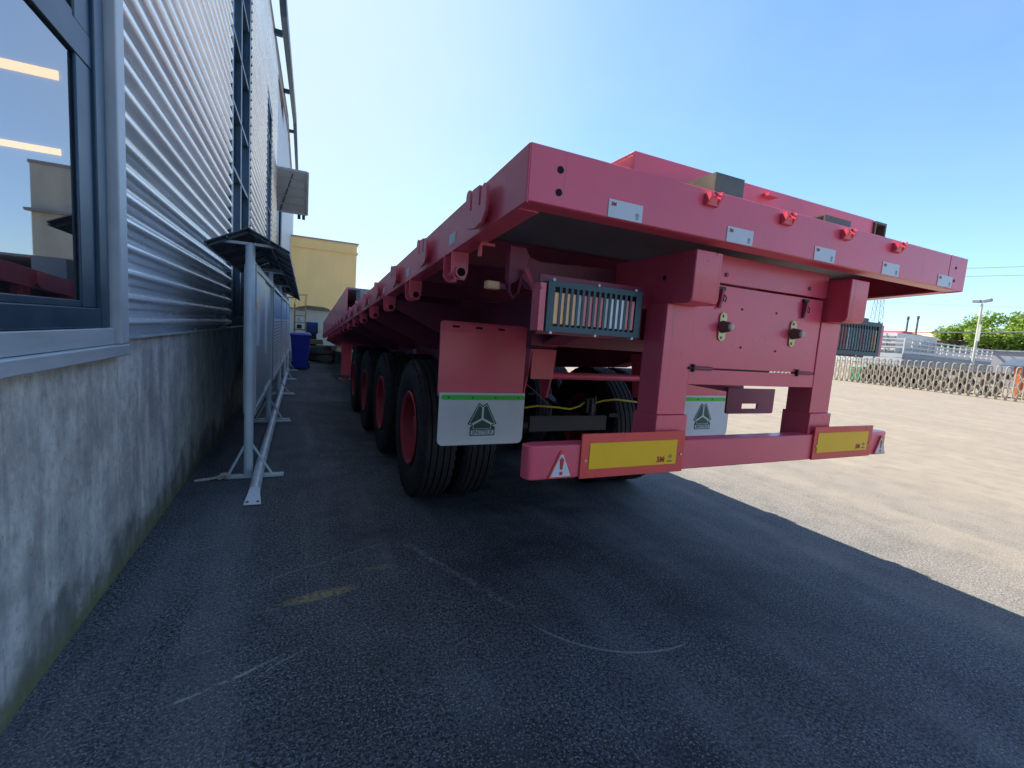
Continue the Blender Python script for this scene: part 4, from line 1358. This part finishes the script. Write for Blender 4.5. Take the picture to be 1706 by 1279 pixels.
for k, (zz, mt) in enumerate(((.52, ORANGE), (.82, GREYP), (1.12, BLACK), (1.37, WHITEP))):
    o = MB().box(-.30+.02*k, -.06-.02*k, 18.1, 18.6, zz+.02, zz+.16).build("shelf_crate", mt, None, bevel=.01)
    tag(o, ("orange", "grey", "black", "white")[k]+" crate on a shelf of the tan rack", "crate")
mc = thing("blue_machine", (.22, 18.6, 0), "dark blue machine with curved pipe standing left of the cream wall", "machine")
MB().box(.05, .45, 18.4, 18.9, .98, 1.40).build("housing", MBLUE, mc, bevel=.03)
MB().box(.10, .40, 18.42, 18.85, 0, .979).build("stand", BLACK, mc, bevel=.01)
MB().tube([(.20, 18.6, 1.4), (.16, 18.6, 1.65), (.06, 18.6, 1.8), (-.1, 18.6, 1.82)], .016, 10).tube([(.45, 18.6, 1.05), (.7, 18.6, 1.1), (.78, 18.6, 1.35), (.84, 18.6, 1.65), (.93, 18.6, 1.7)], .016, 10).build("bent_pipe", CREAM, mc)
for k, (tx, ty, tz, tl) in enumerate(((.70, 18.2, .14, .10), (.60, 18.1, .425, -.16))):
    ty_ = MB().lathe([(.27, -.10), (.33, -.135), (.45, -.14), (.50, -.11), (.52, -.06), (.52, .06), (.50, .11), (.45, .14), (.33, .135), (.27, .10), (.26, 0)], (tx, ty, tz), (tl*.3, 0, 1), 36, closed=True)
    o = ty_.build("worn_tyre", rough_paint("dusty_rubber", (.10, .10, .09), .9, 0, .25, 6., .3, 40.) if k == 0 else bpy.data.materials["dusty_rubber"], None)
    tag(o, ("dusty grey tyre lying flat on the ground near the cream wall", "dusty tyre lying on top of another tyre near the cream wall")[k], "tyre", "stacked tyres at the end of the alley")
o = MB().box(.1, .62, 18.2, 18.7, .60, .78).build("orange_crate", TAN, None, bevel=.02)
o.location.z = 0
tag(o, "rusty orange scrap box lying between blue machine and tyres", "scrap box")
o = MB().tube([(.95, 17.2, .55), (1.8, 18.6, .48)], .10, 16).build("concrete_tube", CREAM, None)
tag(o, "short pale pipe lying beside the stacked tyres", "pipe")
sup = MB().box(1.0, 1.7, 17.6, 18.3, -.0, .40).build("timber_stack", BLACK, None, smooth=False)
tag(sup, "dark low block under the short pale pipe", "block")

# ------------------------------------------------------------------ sliding lattice gate on the right
gt = thing("folding_gate", (31, 17, 0), "long folding steel lattice gate across the yard entrance", "gate")
GX0, GY0, GX1, GY1 = 33.6, 25.4, 28.6, 4.0
gv = Vector((GX1-GX0, GY1-GY0, 0))
glen = gv.length
gd_ = gv.normalized()
gn = Vector((-gd_.y, gd_.x, 0))
n = int(glen/.37)
rot = math.atan2(gd_.y, gd_.x)
ps_, ls_ = None, None
for i in range(n+1):
    p = Vector((GX0, GY0, 0))+gv*i/n
    loc = p-Vector(gt.location)
    if ps_ is None:
        m_ = MB()
        pts = [(-.05, -.07, .12), (-.05, -.07, 1.47), (-.045, -.055, 1.55), (-.02, -.02, 1.58), (.02, .02, 1.58), (.045, .055, 1.55), (.05, .07, 1.47), (.05, .07, .12)]
        m_.tube(pts, .028, 8)
        m_.box(-.05, .05, -.10, .10, .03, .13)
        m_.box(-.018, .018, -.055, .055, .60, .63).box(-.018, .018, -.055, .055, 1.30, 1.33)
        ps_ = m_.build("post", GATEM, gt, rel=False)
        q = ps_
    else:
        q = inst(ps_, gt)
    q.location = loc
    q.rotation_euler = (0, 0, rot)
    if i < n:
        if ls_ is None:
            m_ = MB()
            w_ = glen/n
            for s_ in (-1, 1):
                for za in (.16, .74):
                    zb = za+.56
                    m_.bar((.02, s_*.045, za), (w_-.02, s_*.045, zb), .012, .024).bar((.02, s_*.045+.014, zb), (w_-.02, s_*.045+.014, za), .012, .024)
            ls_ = m_.build("lattice_bars", GATEM, gt, smooth=False, rel=False)
            q = ls_
        else:
            q = inst(ls_, gt)
        q.location = loc
        q.rotation_euler = (0, 0, rot)

# ------------------------------------------------------------------ beyond the gate
ct = thing("white_container", (37.2, 17.6, 0), "white steel container with ribbed panels standing behind the gate", "container")
MB().box(35.0, 40.0, 16.9, 19.2, .9, 3.35).build("shell", WHITEP, ct, smooth=False)
rb_ = MB()
for zz in (1.25, 1.7, 2.15, 2.6, 3.05):
    rb_.box(34.93, 34.999, 16.95, 19.15, zz, zz+.09)
for yy in (17.4, 18.0, 18.7):
    rb_.box(34.90, 34.929, yy, yy+.07, 1.0, 3.3)
rb_.build("rib", GREYP, ct, smooth=False)
MB().box(35.2, 39.8, 17.1, 17.3, .5, .899).box(35.2, 39.8, 18.8, 19.0, .5, .899).build("chassis", BLACK, ct, smooth=False)
wsrc = None
for wx in (36, 37.2, 39.2):
    for wy in (17.0, 19.1):
        MB().lathe([(.2, -.13), (.5, -.13), (.5, .13), (.2, .13)], (wx, wy, .5), (0, 1, 0), 20, closed=True).build("wheel", RUBBER, ct)
st_ = thing("stake_trailer", (43, 17, 0), "long white rail sided trailer with grey lower boards behind the gate", "trailer")
s0_, s1_ = Vector((34.6, 16.25, 0)), Vector((52, 18.2, 0))
dv = (s1_-s0_)
side_ = Vector((-dv.y, dv.x, 0)).normalized()*2.4
for off in (Vector((0, 0, 0)), side_):
    a, b = s0_+off, s1_+off
    bd = MB()
    for k in range(4):
        z_ = .95+.27*k
        bd.bar(a+Vector((0, 0, z_+.12)), b+Vector((0, 0, z_+.12)), .05, .25)
    bd.build("side_board", GREYP, st_, smooth=False)
    MB().bar(a+Vector((0, 0, 2.12)), b+Vector((0, 0, 2.12)), .09, .16).build("top_board", WHITEP, st_, smooth=False)
    rl = MB()
    for z_ in (2.42, 2.68, 2.94):
        rl.bar(a+Vector((0, 0, z_)), b+Vector((0, 0, z_)), .06, .08)
    rl.build("rail", WHITEP, st_, smooth=False)
    for k in range(15):
        p = a+dv*k/14
        MB().bar(p+Vector((0, 0, 2.0)), p+Vector((0, 0, 3.0)), .07, .07).build("stake", WHITEP, st_, smooth=False)
MB().bar(s0_+side_/2+Vector((0, 0, .85)), s1_+side_/2+Vector((0, 0, .85)), 2.3, .12).build("floor", BLACK, st_, smooth=False)
eb = MB()
for k in range(4):
    eb.bar(s0_+Vector((0, 0, 1.07+.27*k)), s0_+side_+Vector((0, 0, 1.07+.27*k)), .05, .25)
for z_ in (2.42, 2.68, 2.94):
    eb.bar(s0_+Vector((0, 0, z_)), s0_+side_+Vector((0, 0, z_)), .06, .08)
eb.build("end_board", WHITEP, st_, smooth=False)
for fr_ in (.12, .2, .28, .7, .78):
    for off in (side_*.1, side_*.9):
        c_ = s0_+dv*fr_+off
        MB().lathe([(.2, -.13), (.5, -.13), (.5, .13), (.2, .13)], (c_.x, c_.y, .5), tuple(side_), 18, closed=True).build("wheel", RUBBER, st_)
rt = thing("red_truck", (44, 20.6, 0), "red lorry cab showing above the white rail sided trailer", "truck")
MB().prism([(42.0, 20.3, .8), (46.0, 20.3, .8), (46.0, 20.3, 3.75), (43.0, 20.3, 3.95), (42.2, 20.3, 3.6), (42.0, 20.3, 2.4)], (0, 2.4, 0)).build("cab", REDCAB, rt, bevel=.05)
MB().box(41.9, 42.02, 20.5, 22.5, 2.5, 3.3).build("windscreen", GLASS, rt, smooth=False)
for wx in (42.8, 45.2):
    for wy in (20.35, 22.6):
        MB().lathe([(.2, -.14), (.5, -.14), (.5, .14), (.2, .14)], (wx, wy, .5), (0, 1, 0), 18, closed=True).build("wheel", RUBBER, rt)
fb = thing("dark_flatbed", (33, 13, 0), "dark low lorry body with a row of black wheels parked just behind the gate", "truck")
MB().box(32.7, 34.2, 10.8, 17.2, .95, 1.25).build("chassis", BLACK, fb, bevel=.02)
for wy in (11.3, 12.4, 13.5, 14.6, 15.8, 16.8):
    MB().lathe([(.2, -.14), (.48, -.14), (.48, .14), (.2, .14)], (32.75, wy, .48), (1, 0, 0), 20, closed=True).build("wheel", RUBBER, fb)
og = thing("orange_skip", (33, 8.8, 0), "orange ribbed skip with a grey cover standing behind the right end of the gate", "skip")
MB().prism([(32.2, 7.2, .15), (32.2, 10.2, .15), (32.2, 10.4, 1.62), (32.2, 7.0, 1.62)], (1.8, 0, 0)).build("tub", ORANGE, og, bevel=.02)
rb_ = MB()
for k in range(9):
    rb_.box(32.13, 32.199, 7.2+.36*k, 7.28+.36*k, .3, 1.5)
rb_.build("rib", ORANGE, og, smooth=False)
MB().prism([(32.1, 6.9, 1.63), (32.1, 10.9, 1.63), (33.0, 10.8, 1.98), (33.0, 6.9, 2.05), (34.2, 6.9, 1.63)], (.0, .0, .03)).build("cover", CANOPY, og, smooth=False)
gb_ = MB().box(33.0, 33.5, 17.6, 18.3, .05, 1.0).build("green_drum", GREEN_PLASTIC, None, bevel=.05)
tag(gb_, "green plastic tub behind the gate lattice", "tub")
gw = thing("grey_wall", (56, 13, 0), "long plain grey wall below the trees across the road", "wall")
MB().box(56, 56.4, -30, 26, -.3, 3.05).build("wall_panel", GREYWALL, gw, smooth=False)
cpw = MB().box(55.9, 56.5, -30, 26, 3.051, 3.16).build("coping", GREYWALL, gw, smooth=False)
pb = thing("pink_roofed_building", (64, 27, 0), "low building with a pale pink roof beyond the red lorry", "building")
MB().box(62, 72, 21.5, 30, -.2, 4.1).build("wall", GREYWALL, pb, smooth=False)
MB().prism([(61.4, 21, 4.101), (66.5, 21, 5.35), (72.6, 21, 4.101)], (0, 9.6, 0)).build("roof", PINKROOF, pb, smooth=False)


def tree(x, y, h, r, label, seed):
    rnd = random.Random(seed)
    t_ = thing("leafy_tree", (x, y, 0), label, "tree", "trees across the road")
    tr_ = MB()
    th = h*.45
    tr_.tube([(x, y, -.1), (x+.1, y+.05, th*.5), (x, y, th), (x+.15, y-.1, h*.8)], .22, 10, r1=.06)
    cl = []
    for k in range(13):
        a = rnd.uniform(0, 2*pi)
        rr = r*rnd.uniform(.25, .85)
        zz = h*rnd.uniform(.42, .93)
        rr *= (1.15-abs(zz/h-.62)*1.5)
        q = (x+rr*cos(a), y+rr*sin(a), zz)
        tr_.tube([(x, y, th*rnd.uniform(.7, 1.1)), ((x+q[0])/2, (y+q[1])/2, zz*.8), q], .07, 6, r1=.02)
        cl.append((q, r*rnd.uniform(.28, .48)))
    cl.append(((x, y, h*.9), r*.4))
    tr_.build("trunk", BARK, t_)
    lv = MB()
    for (q, cr) in cl:
        nl = int(420*(cr/(r*.4)))
        for _ in range(nl):
            d_ = Vector((rnd.gauss(0, 1), rnd.gauss(0, 1), rnd.gauss(0, .8)))
            d_ = d_.normalized()*cr*(rnd.random()**.42)
            c_ = Vector(q)+d_
            u_ = Vector((rnd.gauss(0, 1), rnd.gauss(0, 1), rnd.gauss(0, .6))).normalized()
            w_ = u_.cross(Vector((rnd.gauss(0, 1), rnd.gauss(0, 1), rnd.gauss(0, 1)))).normalized()
            s_ = rnd.uniform(.10, .2)
            lv.add([c_-u_*s_, c_+w_*s_*.55, c_+u_*s_, c_-w_*s_*.55], [(0, 1, 2, 3)])
    lv.build("crown", LEAF, t_, smooth=False)


tree(62, 24.6, 5.6, 2.3, "leftmost rounded bright green tree above the grey wall", 1)
tree(61, 21.8, 6.9, 2.5, "bright green tree behind the street lamp", 2)
tree(61, 18.9, 6.7, 2.6, "tall bright green tree just right of the street lamp", 3)
tree(61, 15.6, 5.6, 2.5, "bright green tree at the right edge of the picture above the grey wall", 4)
tree(64, 12.5, 5.8, 2.5, "bright green tree beyond the right edge of the row", 5)

sl_ = thing("street_lamp", (45, 16.7, 0), "pale street lamp with two flat heads in front of the trees", "street lamp")
MB().tube([(45, 16.7, 0), (45, 16.76, 6.1)], .11, 12, r1=.07).build("post", LAMPPOST, sl_)
MB().tube([(45, 16.76, 6.1), (45, 16.78, 6.3)], .03, 8).build("neck", LAMPPOST, sl_)
for s_ in (-1, 1):
    MB().bar((45, 16.78+s_*.06, 6.30), (45, 16.78+s_*.52, 6.36-.03*s_), .3, .22).build("lamp_head", GREYP, sl_, bevel=.03)
MB().box(44.86, 44.99, 16.55, 16.66, 3.4, 4.6).build("control_box", LAMPPOST, sl_, smooth=False)
for (px, py, hh, lb) in ((60, 28.2, 6.15, "left one of two dark utility poles beyond the white container"), (60, 27.3, 6.2, "right one of two dark utility poles beyond the white container")):
    up_ = thing("utility_pole", (px, py, 0), lb, "utility pole", "utility poles beyond the gate")
    MB().tube([(px, py, -.1), (px, py, hh)], .11, 10, r1=.09).build("pole", POLE, up_)
    MB().lathe([(.10, 0), (.13, .1), (.13, .32), (.06, .4), (0, .4)], (px, py, hh), (0, 0, 1), 10).build("pole_cap", POLE, up_)
tw = thing("lattice_tower", (110, 57.3, 0), "faint steel lattice pylon far beyond the gate", "pylon")
m_ = MB()
HT = 15.5
for sx, sy in ((-1, -1), (1, -1), (1, 1), (-1, 1)):
    m_.tube([(110+sx*1.3, 57.3+sy*1.3, 0), (110+sx*.55, 57.3+sy*.55, HT)], .05, 5)
for k in range(10):
    z0_, z1_ = HT*k/10, HT*(k+1)/10
    w0, w1 = 1.3-.75*k/10, 1.3-.75*(k+1)/10
    for (ax, ay, bx, by) in ((-1, -1, 1, -1), (1, -1, 1, 1), (1, 1, -1, 1), (-1, 1, -1, -1)):
        m_.tube([(110+ax*w0, 57.3+ay*w0, z0_), (110+bx*w1, 57.3+by*w1, z1_)], .03, 4)
        m_.tube([(110+bx*w0, 57.3+by*w0, z0_), (110+ax*w1, 57.3+ay*w1, z1_)], .03, 4)
m_.build("steelwork", GREYP, tw)


def wire(p, q, sag, label, r=.022):
    p, q = Vector(p), Vector(q)
    pts = [p+(q-p)*k/14-Vector((0, 0, sag*4*(k/14)*(1-k/14))) for k in range(15)]
    o = MB().tube(pts, r, 5).build("power_line", WIRE, None)
    tag(o, label, "power line", "power lines beyond the gate")


wire((60, 38, 12.6), (46, 2, 8.25), .4, "topmost thin power line at the right above the street lamp")
wire((60, 38, 11.7), (46, 2, 7.75), .4, "second power line just under the topmost one at the right")
wire((62, 33, 4.95), (46, 2, 4.9), .3, "thick dark cable running level past the two utility poles", .05)
wire((62, 34, 8.7), (46, 2, 5.3), .3, "thin power line sloping down behind the street lamp", .012)

# cream block beyond the trailer: it shows in the big window as a reflection
CREAM_H = 14.0
cbk = thing("cream_warehouse", (18.6, 64, 0), "tall cream block behind the trailer seen reflected in the large window", "building")
MB().box(16.0, 21.3, 58, 72, -.2, CREAM_H).build("wall", CREAM, cbk, smooth=False)
MB().box(15.9, 21.4, 57.9, 72.1, CREAM_H+.001, CREAM_H+.3).build("roof_edge", FASCIA, cbk, smooth=False)
MB().box(15.7, 21.6, 57.4, 57.999, 9.7, 9.95).build("ledge", FASCIA, cbk, smooth=False)
